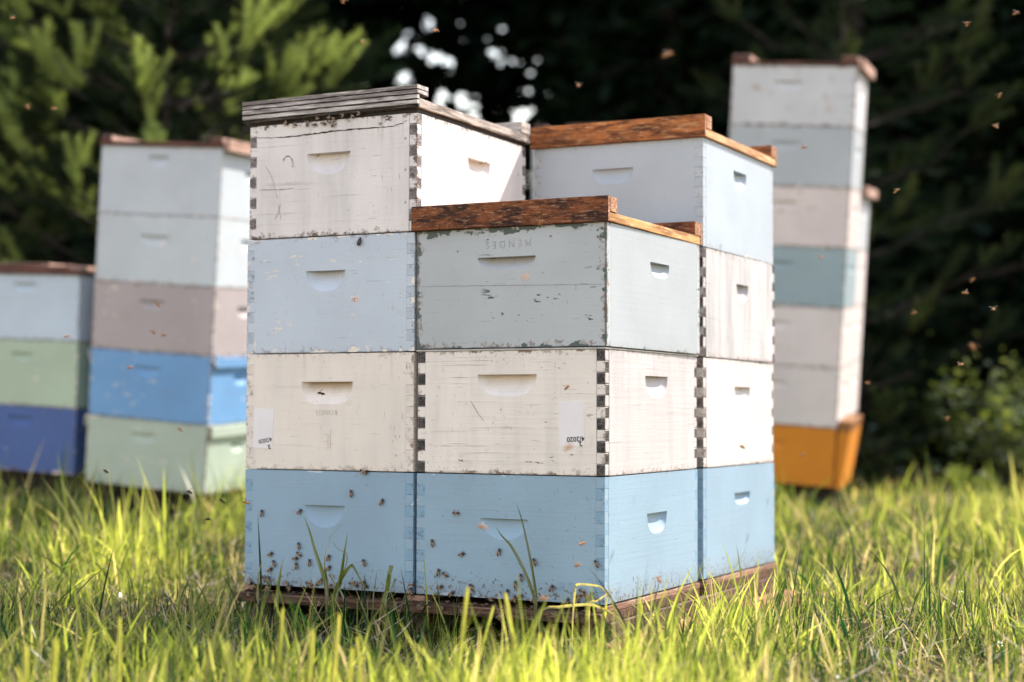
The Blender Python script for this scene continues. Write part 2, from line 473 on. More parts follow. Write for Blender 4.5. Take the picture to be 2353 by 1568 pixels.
# left front stack
A1 = hive_box(TR(*cA, 0, R(.0)), mat=mA1, end_mat=EG_blue, handles={'front': hd(-.005, .049, zf(.70), zf(.19), .010, 2), 'right': hd(0, .05, zf(.7), zf(.18))},
              label='blue hive box at the bottom of the left front stack, crowded with bees', group='hive boxes of the front pallet')
A2 = hive_box(TR(cA[0] + .001, cA[1], H, R(-.15)), mat=mA2, end_mat=EG_cream, handles={'front': hd(-.002, .063, zf(.75), zf(.19), .016, 5), 'right': hd(0, .05, zf(.7), zf(.18))},
              label='cream hive box with pale paper sticker at its left edge and pale painted joints', group='hive boxes of the front pallet')
A3 = hive_box(TR(cA[0], cA[1], 2 * H, R(.1)), mat=mA3, end_mat=EG_pale, handles={'front': hd(-.008, .048, zf(.70), zf(.18), .015, 2.2), 'right': hd(0, .05, zf(.7), zf(.18))},
              label='scuffed pale blue hive box directly under the cracked white box with the grey lid', group='hive boxes of the front pallet')
A4 = hive_box(TR(cA[0] + .003, cA[1], 3 * H, R(.3)), mat=mA4, end_mat=EG_mid, handles={'front': hd(-.006, .053, zf(.715), zf(.19), .021, 2.2), 'right': hd(.02, .052, zf(.74), zf(.20), .017, 2.5)},
              label='cracked and scratched white hive box topped by the grey splintered lid', group='hive boxes of the front pallet')
# right front stack
B1 = hive_box(TR(*cB, 0), mat=mB1, end_mat=EG_blue, handles={'front': hd(-.008, .052, zf(.64), zf(.17), .010, 2), 'right': hd(.015, .054, zf(.66), zf(.175), .016, 3)},
              label='blue hive box at the bottom of the short front stack, under the grained white box', group='hive boxes of the front pallet')
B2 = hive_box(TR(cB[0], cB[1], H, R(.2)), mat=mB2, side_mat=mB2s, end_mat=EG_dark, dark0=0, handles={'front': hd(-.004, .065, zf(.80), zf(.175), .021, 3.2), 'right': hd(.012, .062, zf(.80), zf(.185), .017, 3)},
              label='grained white hive box with dark finger joints and a white sticker dated 4/2020', group='hive boxes of the front pallet')
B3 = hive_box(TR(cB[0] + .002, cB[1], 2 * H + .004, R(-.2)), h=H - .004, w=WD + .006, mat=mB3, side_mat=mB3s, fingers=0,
              handles={'front': hd(-.006, .064, zf(.735), zf(.10), .018, 4), 'right': hd(.02, .052, zf(.735), zf(.125), .016, 4)},
              label='grey-green hive box with paint chipped along its top, under the dark orange-brown lid', group='hive boxes of the front pallet')
# right rear stack
D1 = hive_box(TR(*cD, 0), mat=mD1, end_mat=EG_blue, handles={'front': hd(0, .05, zf(.7), zf(.17)), 'right': hd(.01, .056, zf(.735), zf(.115), .016, 4)},
              label='blue hive box at the bottom of the rear right stack', group='hive boxes of the front pallet')
D2 = hive_box(TR(cD[0], cD[1], H, R(.2)), mat=mD2, end_mat=EG_mid, dark0=0, handles={'front': hd(0, .05, zf(.7), zf(.17)), 'right': hd(.012, .055, zf(.74), zf(.155), .016, 3.4)},
              label='clean white hive box of the rear right stack, resting on its blue bottom box', group='hive boxes of the front pallet')
D3 = hive_box(TR(cD[0] + .002, cD[1], 2 * H, R(-.2)), mat=mD3, end_mat=EG_black, handles={'front': hd(0, .05, zf(.7), zf(.17)), 'right': hd(.01, .042, zf(.72), zf(.165), .017, 2.6)},
              label='grey-streaked white hive box with blackened corner joints, below the light grey one', group='hive boxes of the front pallet')
D4 = hive_box(TR(cD[0], cD[1], 3 * H, R(.2)), mat=mD4, end_mat=EG_grey, handles={'front': hd(-.01, .050, zf(.76), zf(.145), .010, 4), 'right': hd(.0, .046, zf(.80), zf(.165), .017, 3)},
              label='light grey hive box under the bright orange-brown lid', group='hive boxes of the front pallet')

# thin pale frame between the grey-green and the grained white box
EXM = plain("weathered_zinc", (.42, .40, .36), .6, .2)
def excluder():
    root = empty('queen_excluder', TR(cB[0], cB[1], 2 * H - .0015, R(.1)))
    tag(root, 'thin pale frame showing between the grey-green hive box and the grained white one', 'queen excluder')
    w, l = WD + .003, LN + .003
    for lo, hi in (((-w / 2, -l / 2, 0), (w / 2, -l / 2 + .015, .0035)), ((-w / 2, l / 2 - .015, 0), (w / 2, l / 2, .0035)),
                   ((-w / 2, -l / 2 + .0152, 0), (-w / 2 + .015, l / 2 - .0152, .0035)), ((w / 2 - .015, -l / 2 + .0152, 0), (w / 2, l / 2 - .0152, .0035))):
        bm = bmesh.new(); add_box(bm, lo, hi, .0006); bm_obj('rail', bm, root, [EXM])
excluder()

# crack on the top white box, seam and nails on the grey-green box (raised strips coloured as crack shade and dirt / small heads)
CRACK = plain("crack_shadow_dirt", (.03, .022, .015), .9)
def groove(parent, pts, widths, y, mat, name):
    """a thin splinter-edged crack: a dark wedge just proud of the board"""
    bm = bmesh.new()
    top = [bm.verts.new((p[0], y, p[1] + w)) for p, w in zip(pts, widths)]
    mid = [bm.verts.new((p[0], y - .0006, p[1])) for p in pts]
    bot = [bm.verts.new((p[0], y, p[1] - w)) for p, w in zip(pts, widths)]
    for i in range(len(pts) - 1):
        bm.faces.new((top[i], top[i + 1], mid[i + 1], mid[i])); bm.faces.new((mid[i], mid[i + 1], bot[i + 1], bot[i]))
    return bm_obj(name, bm, parent, [mat])
def local(root, p): return root.matrix_world.inverted() @ p
bpy.context.view_layer.update()
rng = random.Random(5)
def crack_px(root, pxs, w0, name='crack'):
    P = [local(root, on_front(u, v, 0.0)) for u, v in pxs]
    pts = []
    for a, b in zip(P[:-1], P[1:]):
        n = max(2, int((b - a).length / .006))
        for i in range(n):
            q = a.lerp(b, i / n); pts.append((q.x, q.z + rng.uniform(-.0007, .0007)))
    pts.append((P[-1].x, P[-1].z))
    n = len(pts)
    ws = [w0 * (.25 + .75 * math.sin(math.pi * min(.98, (i + .6) / n))) * rng.uniform(.5, 1.3) for i in range(n)]
    groove(root, pts, ws, -LN / 2 - .0004, CRACK, name)
crack_px(A4, [(590, 318), (640, 317), (690, 312), (735, 306), (765, 302), (800, 299), (850, 294), (900, 291), (925, 283), (935, 276)], .0016)
crack_px(A4, [(596, 437), (640, 437), (675, 433)], .0006)
crack_px(B2, [(1082, 922), (1090, 935), (1098, 949), (1112, 968)], .0007)
crack_px(B3, [(963, 659), (1100, 657), (1300, 654), (1385, 653)], .00022, 'board_seam')
crack_px(A4, [(645, 470), (640, 490), (632, 505)], .0005)
crack_px(A4, [(640, 470), (643, 490), (647, 505)], .0006)
RED = plain("red_crayon", (.45, .20, .17), .9)
def scribble(root, pxs, w, mat, name):
    P = [local(root, on_front(u, v, 0.0)) for u, v in pxs]
    groove(root, [(p.x, p.z) for p in P], [w] * len(P), -LN / 2 - .0004, mat, name)
scribble(A4, [(611, 383), (622, 400), (629, 420), (634, 440), (638, 457)], .0008, RED, 'crayon_stroke')
PENCIL = plain("worn_pencil", (.28, .25, .23), .9)
for k in range(3):
    cx0, cz0, rr0 = 662, 378 + k, 10 + k * 2
    scribble(A4, [(cx0 + rr0 * math.cos(t), cz0 + 20 * math.sin(t)) for t in np.linspace(3.4 + k * .2, 6.6, 9)], .0005, PENCIL, 'pencil_scrawl')
NAIL = plain("nail_head", (.16, .10, .07), .6, .3)
def nail(root, u, v, r=.0042, mat=NAIL, side=False):
    bm = bmesh.new()
    p = local(root, on_side(u, v, 0.003) if side else on_front(u, v, 0.0))
    bmesh.ops.create_cone(bm, cap_ends=True, segments=10, radius1=r, radius2=r * .75, depth=.0012)
    rot = Matrix.Rotation(R(90), 4, 'Y' if side else 'X')
    for vv in bm.verts: vv.co = rot @ vv.co
    o = bm_obj('nail', bm, root, [mat])
    o.location = (WD / 2 + .0032, p.y, p.z) if side else (p.x, -LN / 2 - .0004, p.z)
NPAINT = plain("painted_nail", (.33, .36, .35), .6, .15)
for u, v, mt in ((964, 561, NAIL), (964, 605, NPAINT), (967, 672, NPAINT), (963, 711, NAIL), (1384, 525, NAIL), (1386, 571, NPAINT), (1388, 606, NPAINT), (1386, 640, NPAINT), (1387, 690, NPAINT)):
    nail(B3, u, v, .0034, mt)
for u, v in ((931, 318), (931, 390), (931, 465)): nail(A4, u, v, .003, NPAINT)
for u, v in ((930, 1108), (930, 1160), (975, 1108), (975, 1160), (1382, 1120), (1384, 1162)): pass

# ------------------------------------------------------------------ writing
INK = plain("black_marker", (.012, .011, .012), .7)
PAPER = plain("paper_sticker", (.72, .69, .69), .5, .03)
def text_mesh(s, size, extrude=.0003, spacing=1.0, bold=0.0):
    cu = bpy.data.curves.new('lettering', 'FONT'); cu.body = s; cu.size = size; cu.extrude = extrude
    cu.align_x = 'CENTER'; cu.align_y = 'CENTER'; cu.space_character = spacing; cu.offset = bold
    cu.resolution_u = 3
    o = bpy.data.objects.new('tmp', cu); COL.objects.link(o)
    dg = bpy.context.evaluated_depsgraph_get()
    me = bpy.data.meshes.new_from_object(o.evaluated_get(dg))
    bpy.data.objects.remove(o)
    me.name = 'lettering'
    return me
def write(root, s, u, v, size, mat, rot=180, y=-.0006, parent=None, spacing=1.0, bold=0.0, sx=1.0, sheet=0.0):
    p = local(root, on_front(u, v, 0.0))
    me = text_mesh(s, size, .00015, spacing, bold)
    M = Matrix.Translation((p.x, -LN / 2 + y - sheet, p.z)) @ Matrix.Rotation(R(90), 4, 'X') @ Matrix.Rotation(R(rot), 4, 'Z') @ Matrix.Diagonal((sx, 1, 1, 1))
    me.transform(M)
    me.materials.clear()
    return mesh_obj('lettering', me, parent or root, [mat])
def sticker(root, u0, v0, u1, v1, lean):
    a = local(root, on_front(u0, v0, 0)); b = local(root, on_front(u1, v1, 0))
    cx, cz = (a.x + b.x) / 2, (a.z + b.z) / 2; w, h = abs(b.x - a.x) / 2, abs(b.z - a.z) / 2
    bm = bmesh.new(); pts = []
    for (sx, sz) in ((1, 1), (-1, 1), (-1, -1), (1, -1)):
        for k in range(5):
            t = math.atan2(sz, sx) - math.pi / 4 + k * math.pi / 8; r = .004
            pts.append((sx * (w - r) + r * math.cos(t), sz * (h - r) + r * math.sin(t)))
    co, si = math.cos(lean), math.sin(lean)
    y = -LN / 2
    fr = [bm.verts.new((cx + px * co - pz * si, y - .0006, cz + px * si + pz * co)) for px, pz in pts]
    bk = [bm.verts.new((v_.co.x, y + .0002, v_.co.z)) for v_ in fr]
    bm.faces.new(fr)
    for i in range(len(fr)):
        j = (i + 1) % len(fr); bm.faces.new((fr[i], bk[i], bk[j], fr[j]))
    return bm_obj('paper_sticker', bm, root, [PAPER])
st = sticker(B2, 1284, 923, 1342, 1027, R(1.5))
write(B2, "4/2020", 1323, 1009, .0135, INK, 184, -.0012, st, 1.0, .0001)
write(B2, "2", 1334, 1020, .013, INK, 196, -.0012, st, 1.0, .0002)
st2 = sticker(A2, 583, 940, 627, 1031, R(-2))
write(A2, "4/2020", 610, 1012, .0125, INK, 190, -.0012, st2, 1.0, .0)
write(A2, "2", 619, 1027, .012, INK, 196, -.0012, st2, 1.0, .0003)
FAINT = plain("faded_stamp", (.42, .37, .31), .8)
write(A2, "KONGS", 751, 948, .015, FAINT, 181, -.0005, None, 1.05, -.0004)
FAINT2 = plain("scratched_pencil", (.64, .555, .475), .8)
write(A2, "JE", 752, 1012, .048, FAINT2, 180, -.0005, None, .8, -.0016, .8)
EMB = plain("embossing_shade", (.345, .36, .35), .6)  # letters darkened to give the shading of the embossed relief
write(B3, "MENDES", 1168, 560, .021, EMB, 181, -.0006, None, 1.75, -.0003, .85)
EMB2 = plain("embossing_shade_blue", (.19, .32, .44), .5)  # darker blue stands in for the shading of the embossed letters
write(B1, "S R", 1300, 1347, .026, EMB2, 180, -.0007, None, 1.0, -.0003)

# ------------------------------------------------------------------ lids
W_BROWN = wood("weathered_brown_wood", (.035, .014, .009), (.20, .062, .019), (.40, .22, .13), 1, 0, 1.0, bumpd=.003, short=3.2)
W_BROWNs = wood("sunlit_orange_wood", (.26, .11, .035), (.62, .33, .12), (.78, .54, .30), 2, 1, .35)  # lighter copy of the lid wood, sunlight put into its colour
W_ORANGE = wood("orange_wood", (.09, .030, .012), (.38, .135, .038), (.52, .29, .14), 3, 0, .8, bumpd=.002, short=2.4)
W_ORANGEs = wood("sunlit_pale_orange_wood", (.36, .17, .07), (.66, .38, .18), (.80, .60, .40), 4, 1, .3)  # paler copy of the orange wood, carrying the sun in its tone
W_GREY = wood("silvered_plywood", (.17, .145, .13), (.54, .49, .455), (.76, .71, .67), 5, 0, .8)
W_GREYs = wood("silvered_plywood_edge", (.12, .095, .075), (.42, .36, .31), (.62, .55, .49), 6, 1, .6)
W_BLACK = wood("dark_ply_seam", (.012, .010, .008), (.06, .048, .040), (.16, .13, .11), 7, 0, .6)  # near-black layers alternating with the grey plies
W_END = endgrain("lid_end_grain", (.24, .11, .06), (.58, .34, .20), 9)

def lid(M, w, l, cleat_h, mats, label, board_t=.018, over=.008, foh=.010, cleat_w=.036, layers=None, group='lids of the front pallet'):
    """flat migratory lid: a board with a raised cleat at each end"""
    root = empty('hive_cover', M); tag(root, label, 'hive lid', group)
    mc, mb, me_ = mats
    x0, x1 = -w / 2 - over, w / 2 + over
    bm = bmesh.new(); add_box(bm, (x0 + .001, -l / 2 - foh + .0105, 0), (x1 - .001, l / 2 + foh - .0105, board_t), .0012)
    o = bm_obj('top_board', bm, root, [mb])
    for s in (-1, 1):
        def Y(a, b): return (min(s * a, s * b), max(s * a, s * b))
        yo = l / 2 + foh
        if layers and s == -1:
            z = 0; n = len(layers)
            for i, (lh, inset, mm) in enumerate(layers):
                bm = bmesh.new()
                # ragged ply: uneven front edge
                nseg = 26; rr = random.Random(i + 11)
                zt = z + lh
                prev = None
                deep = cleat_w if z >= board_t else .0100
                for k in range(nseg + 1):
                    xx = x0 + (x1 - x0) * k / nseg
                    j = rr.uniform(-.0010, .0010) * (1 if .01 < k / nseg < .99 else 0)
                    yf = -yo + inset + j; yb = -yo + deep
                    jz = rr.uniform(-.0007, .0007)
                    ring = [bm.verts.new((xx, yf, z + .0004)), bm.verts.new((xx, yf, zt - .0008 + jz)), bm.verts.new((xx, yb, zt - .0002)), bm.verts.new((xx, yb, z + .0002))]
                    if prev:
                        for a in range(4): bm.faces.new((prev[a], prev[(a + 1) % 4], ring[(a + 1) % 4], ring[a]))
                    else: bm.faces.new(ring)
                    prev = ring
                bm.faces.new(prev)
                bm_obj('ply_layer', bm, root, [mm])
                z = zt
            continue
        bm = bmesh.new()
        ya, yb = Y(yo - .0100, yo); add_box(bm, (x0, ya, -.0005), (x1, yb, cleat_h), .0012)
        bmesh.ops.recalc_face_normals(bm, faces=bm.faces)
        ya, yb = Y(yo - cleat_w, yo - .0102); add_box(bm, (x0, ya, board_t + .0003), (x1, yb, cleat_h - .0004), .0012)
        bmesh.ops.recalc_face_normals(bm, faces=bm.faces)
        for f in bm.faces:
            if abs(f.normal.x) > .9: f.material_index = 1
        cl = bm_obj('cleat', bm, root, [mc, me_], recalc=False)
    return root

lid(TR(cB[0] - .001, cB[1], 3 * H - .001, R(.3)), WD, LN, .049, (W_BROWN, W_BROWNs, W_END),
    'dark orange-brown lid with raised end cleats on the short front stack', cleat_w=.046, over=.010)
lid(TR(cD[0], cD[1], 4 * H - .001, R(.2)), WD, LN, .049, (W_ORANGE, W_ORANGEs, W_END),
    'bright orange-brown lid with raised end cleats on the rear right stack', cleat_w=.046, over=.008)
LA = [(.006, .0040, W_BLACK), (.009, .0005, W_GREY), (.0022, .0014, W_BLACK), (.009, .0, W_GREY), (.0018, .0016, W_BLACK), (.008, .0004, W_GREY), (.0015, .0012, W_BLACK), (.0085, .0, W_GREY)]
lid(TR(cA[0], cA[1], 4 * H + .0070, R(.3)) @ Matrix.Rotation(R(-.35), 4, 'Y'), WD, LN, .046, (W_GREY, W_GREYs, W_GREYs),
    'splintered silver-grey plywood lid on the tallest white front box', over=.009, foh=.011, board_t=.019, cleat_w=.046, layers=LA)
# near-black sheet standing in for the shaded gap under the grey lid
bm = bmesh.new(); add_box(bm, (-WD / 2 - .001, -LN / 2 + .003, 0), (WD / 2 + .001, LN / 2 + .001, .0095), .001)
o = bm_obj('gap_shade_sheet', bm, None, [DARKGAP]); o.matrix_world = TR(cA[0], cA[1], 4 * H - .0024, R(.3)); tag(o, 'thin near-black sheet standing for the shaded gap between the grey plywood lid and the cracked white box', 'gap sheet')

# ------------------------------------------------------------------ bottom boards and pallet
W_DECK = wood("brown_deck_wood", (.035, .018, .012), (.13, .065, .040), (.28, .17, .115), 8, 0, .6)
W_RAIL = wood("tan_rail_wood", (.13, .07, .045), (.36, .21, .14), (.52, .35, .25), 9, 1, .3)
W_LOW = wood("brown_low_rail", (.05, .028, .02), (.14, .08, .055), (.25, .155, .11), 10, 1, .5)
PT = -.004
def bottom_board(cx, cy, label, front_out=.030, right_out=.008):
    root = empty('bottom_board', TR(cx, cy, 0)); tag(root, label, 'bottom board', 'bottom boards of the front pallet')
    w, l = WD, LN
    bm = bmesh.new(); add_box(bm, (-w / 2 - .004, -l / 2 - front_out, -.034), (w / 2 + .004, l / 2, -.0155), .0015)
    bm_obj('floor', bm, root, [W_DECK])
    for s in (-1, 1):
        xa, xb = sorted((s * (w / 2 - .018), s * (w / 2 + .0045)))
        bm = bmesh.new(); add_box(bm, (xa, -l / 2 + .001, -.0150), (xb, l / 2, -.0035), .001)
        bm_obj('side_rail', bm, root, [W_RAIL])
    bm = bmesh.new(); add_box(bm, (-w / 2 + .019, l / 2 - .02, -.0150), (w / 2 - .019, l / 2, -.0035), .001)
    bm_obj('back_rail', bm, root, [W_RAIL])
bottom_board(cA[0], cA[1], 'brown bottom board crowded with bees under the left front stack')
bottom_board(cB[0], cB[1], 'brown bottom board under the short front stack, its tan rail lit by the sun')
bottom_board(cD[0], cD[1], 'brown bottom board under the rear right stack beside the grass', front_out=.0)

pal = empty('pallet', TR(-WD, LN + .01, 0)); tag(pal, 'low dark brown wooden pallet under the three front hive stacks', 'pallet')
for i, (xa, xb) in enumerate(((-.42, -.355), (-.035, .03), (.345, WD + .011))):
    bm = bmesh.new(); add_box(bm, (xa, -LN + .004 - .01, -.078), (xb, LN + .03, -.0345), .002)
    bm_obj('stringer', bm, pal, [W_LOW])

# red-brown waffle mat on the ground round the pallet
N = NT("red_brown_mat")
vv = N.obj()
cm_ = N.mix(N.ramp(N.noise(vv, 30, 5), .35, .7), (.26, .095, .055), (.40, .19, .12))
MAT_M = N.principled(cm_, .85, N.bump(N.noise(vv, 200, 3), .4, .001), .3)
def mat_sheet():
    # perforated sheet: a grid of raised cells with small slots pressed in
    bm = bmesh.new()
    px_, py_ = .016, .010
    nx, ny = 11, 112
    x0, y0 = 0.005 - .06, -.045
    grid = {}
    hole = MAT_M
    def Z(x, y): return -.0755 + .003 * math.sin(x * 9 + y * 3)
    for j in range(ny):
        for i in range(nx):
            xa, xb = x0 + i * px_, x0 + (i + 1) * px_; ya, yb = y0 + j * py_, y0 + (j + 1) * py_
            if (i + j) % 2 == 0:
                o = [bm.verts.new((a, b, Z(a, b))) for a, b in ((xa, ya), (xb, ya), (xb, yb), (xa, yb))]
                m_ = [(xa * .78 + xb * .22, ya * .68 + yb * .32), (xa * .22 + xb * .78, ya * .68 + yb * .32), (xa * .22 + xb * .78, ya * .32 + yb * .68), (xa * .78 + xb * .22, ya * .32 + yb * .68)]
                q = [bm.verts.new((a, b, Z(a, b))) for a, b in m_]
                d = [bm.verts.new((a, b, Z(a, b) - .006)) for a, b in m_]
                for k in range(4):
                    k2 = (k + 1) % 4
                    bm.faces.new((o[k], o[k2], q[k2], q[k])); bm.faces.new((q[k], q[k2], d[k2], d[k]))
                bm.faces.new(d)
            else:
                bm.faces.new([bm.verts.new((a, b, Z(a, b))) for a, b in ((xa, ya), (xb, ya), (xb, yb), (xa, yb))])
    bmesh.ops.remove_doubles(bm, verts=bm.verts, dist=1e-5)
    # rim
    o = bm_obj('ground_mat', bm, None, [MAT_M])
    sol = o.modifiers.new('thick', 'SOLIDIFY'); sol.thickness = .004; sol.offset = -1
    tag(o, 'red-brown waffle-textured mat sticking out beneath the sunlit edge of the pallet', 'mat')
mat_sheet()

# ------------------------------------------------------------------ background hives
def stack_matrix(p):
    x, y, z, yaw, roll, pit = p
    return Matrix.Translation((x, y, z)) @ (Matrix.Rotation(yaw, 4, 'Z') @ Matrix.Rotation(roll, 4, 'Y') @ Matrix.Rotation(pit, 4, 'X'))
ME = stack_matrix((-2.334, 1.8366, .0694, .0975, .0767, .0422))
MF = stack_matrix((-2.890, 1.793, .1283, .0517, .0471, .0283))
MG = stack_matrix((-.6144, 3.738, .056, .1622, .0721, .0816))
FW_, FL_ = LN, WD     # these stacks show their long side
def far_box(MS, k, mat, label, hfr, hrt=None, group='', dx=0, dy=0, dh=0.0, rim=None):
    M = MS @ TR(-FW_ / 2 + dx, FL_ / 2 + dy, k * H)
    b = hive_box(M, w=FW_, l=FL_, mat=mat, fingers=0, handles={'front': hfr, 'right': hrt or hd(0, .05, zf(.72), zf(.16), .016, 3)}, label=label, group=group, h=H - dh)
    if rim:   # projecting collar round the top
        z0, z1, ov = rim
        w, l = FW_ / 2, FL_ / 2
        for nm, lo, hi in ((
                           'rim', (w + .0005, -l, z0), (w + ov, l, z1)), ('rim', (-w - ov, -l, z0), (-w - .0005, l, z1))):
            bm = bmesh.new(); add_box(bm, lo, hi, .002); bm_obj(nm, bm, b, [mat])
    return b
def fp(name, base, seed, **k): 
    d = dict(grain=.3, speck=.5, blotch=.35, edge=.7, chip=.3, flake=.5, under=(.7, .6, .52)); d.update(k)
    return paint(name, base, FW_, FL_, H, seed, **d)
gE = 'hive boxes of the tall stack on the left'
far_box(ME, 0, fp("sage_paint", (.37, .44, .36), 21), 'sage green hive box at the bottom of the tall left stack', hd(-.01, .052, zf(.80), zf(.14), .012, 3), group=gE, rim=(H - .045, H - .004, .016))
far_box(ME, 1, fp("bright_blue_paint", (.14, .30, .52), 22), 'bright blue hive box with projecting rim in the tall left stack', hd(-.01, .055, zf(.78), zf(.15), .012, 3), group=gE, rim=(H - .042, H - .004, .016))
far_box(ME, 2, fp("taupe_paint", (.36, .315, .31), 23), 'taupe hive box in the middle of the tall left stack, above the bright blue one', hd(-.005, .053, zf(.75), zf(.14), .014, 3), group=gE)
far_box(ME, 3, fp("cool_grey_paint", (.47, .51, .53), 24, edge=.5), 'light grey hive box resting on the taupe box of the tall left stack', hd(-.01, .058, zf(.70), zf(.15), .014, 3), group=gE)
far_box(ME, 4, fp("soft_grey_paint", (.45, .49, .52), 25, edge=.3), 'light grey hive box at the top of the tall left stack, under its dark lid', hd(-.01, .043, zf(.86), zf(.17), .014, 3), group=gE)
gF = 'hive boxes of the short stack at the left edge'
far_box(MF, 0, fp("navy_paint", (.05, .10, .27), 31), 'dark violet-blue hive box at the bottom of the short stack at the left edge', hd(.0, .055, zf(.84), zf(.16), .014, 3), group=gF)
far_box(MF, 1, fp("pale_green_paint", (.37, .46, .34), 32), 'pale green hive box between the dark blue and pale blue ones at the left edge', hd(.0, .05, zf(.80), zf(.13), .014, 3), group=gF)
far_box(MF, 2, fp("faded_blue_paint", (.45, .53, .60), 33, chip=.1, blotch=.1), 'faded pale blue hive box on top of the short stack at the left edge', hd(.0, .055, zf(.86), zf(.14), .014, 3), group=gF)
gG = 'hive boxes of the tallest stack on the right'
cols = [("beige_paint", (.58, .53, .50), 'plain beige hive box at the bottom of the tallest stack, sitting on the orange base', {}),
        ("beige_paint_upper", (.60, .54, .51), 'plain beige hive box directly under the teal one in the tallest stack', {}),
        ("teal_paint", (.26, .34, .36), 'grey-teal hive box in the middle of the tallest stack', {}),
        ("stained_beige_paint", (.60, .53, .50), 'brown-stained off-white hive box directly above the teal one in the tallest stack', dict(blotch=1.0, edge=.8, chip=.4, under=(.30, .2, .15))),
        ("dull_grey_paint", (.39, .42, .44), 'plain grey hive box second from the top of the tallest stack', {}),
        ("peeling_white_paint", (.52, .53, .54), 'peeling greyish white hive box at the top of the tallest stack', dict(blotch=1.2, edge=1.0, chip=.7, grain=1.0, under=(.28, .23, .20), streak=.5))]
# six boxes stand on the orange one's collar: k runs from 1
for i, (nm, bc, lb, kw) in enumerate(cols):
    far_box(MG, i + 1, fp(nm, bc, 41 + i, **kw), lb, hd(-.02, .060, zf(.74), zf(.13), .012, 3), group=gG)
gH = 'hive boxes of the stack hidden behind the tallest one'
MH = MG @ TR(-.008, FL_ + .05, 0)
for k, (bc, lb) in enumerate((((.62, .55, .52), 'off-white hive box lowest of the stack that peeks out behind the tallest one'),
        ((.62, .56, .53), 'off-white hive box second up in the stack that peeks out behind the tallest one'),
        ((.60, .54, .52), 'off-white hive box third up in the stack that peeks out behind the tallest one'),
        ((.45, .48, .50), 'greyish hive box topmost in the stack that peeks out behind the tallest one'))):
    far_box(MH, k + 1, fp("rear_paint_%s" % 'abcd'[k], bc, 61 + k), lb, hd(0, .05, zf(.7), zf(.15), .012, 3), group=gH)

# lids of the far stacks
W_DK = wood("dark_red_brown_wood", (.035, .015, .012), (.12, .05, .035), (.24, .13, .09), 21, 0, .5)
W_PINK = wood("sunlit_pinkish_wood", (.26, .15, .11), (.52, .34, .26), (.66, .48, .40), 22, 1, .2)
def far_lid(MS, k, label, cleats, t=.015, w=FW_, l=FL_, over=.012, grp='lids of the background stacks', sidecl=True):
    root = empty('hive_cover', MS @ TR(-w / 2, l / 2, k * H)); tag(root, label, 'hive lid', grp)
    bm = bmesh.new(); add_box(bm, (-w / 2 - .004, -l / 2 - over, 0), (w / 2 + over, l / 2 + over, t), .001); bm_obj('top_board', bm, root, [W_DK])
    for (xa, xb, hgt, ya, yb, mt) in cleats:
        bm = bmesh.new(); add_box(bm, (xa, ya, t + .0004), (xb, yb, t + hgt), .0015)
        bmesh.ops.recalc_face_normals(bm, faces=bm.faces)
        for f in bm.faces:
            if f.normal.x > .5 or f.normal.z > .5: f.material_index = 1  # top and right faces get the lighter wood as painted sunlight
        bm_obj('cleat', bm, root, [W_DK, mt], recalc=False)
    if sidecl:
        bm = bmesh.new(); add_box(bm, (w / 2 + over + .0005, -l / 2 - over, -.012), (w / 2 + over + .022, l / 2 + over, t + .014), .002)
        bm_obj('edge_cleat', bm, root, [W_PINK])
far_lid(ME, 5, 'dark brown lid with sunlit pinkish cleats on the tall left stack', [(-.25, -.205, .018, -.215, .215, W_PINK), (.205, .255, .018, -.215, .215, W_PINK)], w=FW_, l=FL_, over=.010)
far_lid(MF, 3, 'dark lid with sunlit pinkish strips on the short stack at the left edge', [(-.25, .02, .028, -.10, .18, W_PINK), (.025, .17, .018, -.16, .12, W_PINK)], sidecl=False)
far_lid(MG, 7, 'dark brown lid with two raised cleats on the tallest stack', [(-.255, -.18, .026, -.21, .21, W_PINK), (.19, .255, .024, -.21, .21, W_PINK)], over=.006)
far_lid(MH, 5, 'small pinkish brown lid corner peeking out behind the tallest stack', [], over=.010)

# orange base of the tallest stack: a painted box with slanting side plank
ORN = paint("orange_paint", (.56, .20, .012), FW_, FL_, H, 71, grain=.4, speck=.3, blotch=.3, edge=.6, chip=.2, under=(.2, .1, .04), rust=(.3, .1, .03))
r0 = hive_box(MG @ TR(-FW_ / 2, FL_ / 2, .0), w=FW_, l=FL_, h=H - .002, mat=ORN, fingers=0, handles={'front': hd(0, .05, zf(.72), zf(.14), .012, 3)},
              label='orange hive box in the grass at the foot of the tallest stack', group=gG)
pl = empty('leaning_board', MG @ TR(.0125, .015, -.012)); tag(pl, 'orange wedge-shaped board standing against the right side of the orange hive box', 'board')
bm = bmesh.new(); vs = add_box(bm, (-.010, .0, 0), (.012, .36, .285), .003)
for v_ in bm.verts:
    if v_.co.x > 0: v_.co.x += v_.co.z * .12 + v_.co.y * .02
bm_obj('plank', bm, pl, [ORN])

# a far hive whose pale lid shows over the orange lid
_p = at_depth(1480, 287, 7.3); fh = Matrix.Translation((_p.x, _p.y, _p.z - 7 * H - .03)) @ Matrix.Rotation(R(12), 4, 'Z')
fm = fp("distant_white_paint", (.55, .56, .58), 81)
for k in range(7):
    far_box(fh, k, fm, 'pale box %s the far stack hidden behind the rear right stack' % ('at the bottom of', 'second up in', 'third up in', 'fourth up in', 'fifth up in', 'sixth up in', 'at the top of')[k], hd(0, .05, zf(.7), zf(.15)), group='pale boxes of the hidden far stack')
far_lid(fh, 7, 'pale pinkish lid of a far stack, just showing above the bright orange-brown lid', [(-.25, -.19, .03, -.2, .2, W_PINK), (-.10, .20, .028, -.2, .2, W_PINK)])

W_SKID = wood("shade_black_wood", (.008, .006, .005), (.030, .022, .016), (.06, .045, .035), 24, 0, .5)
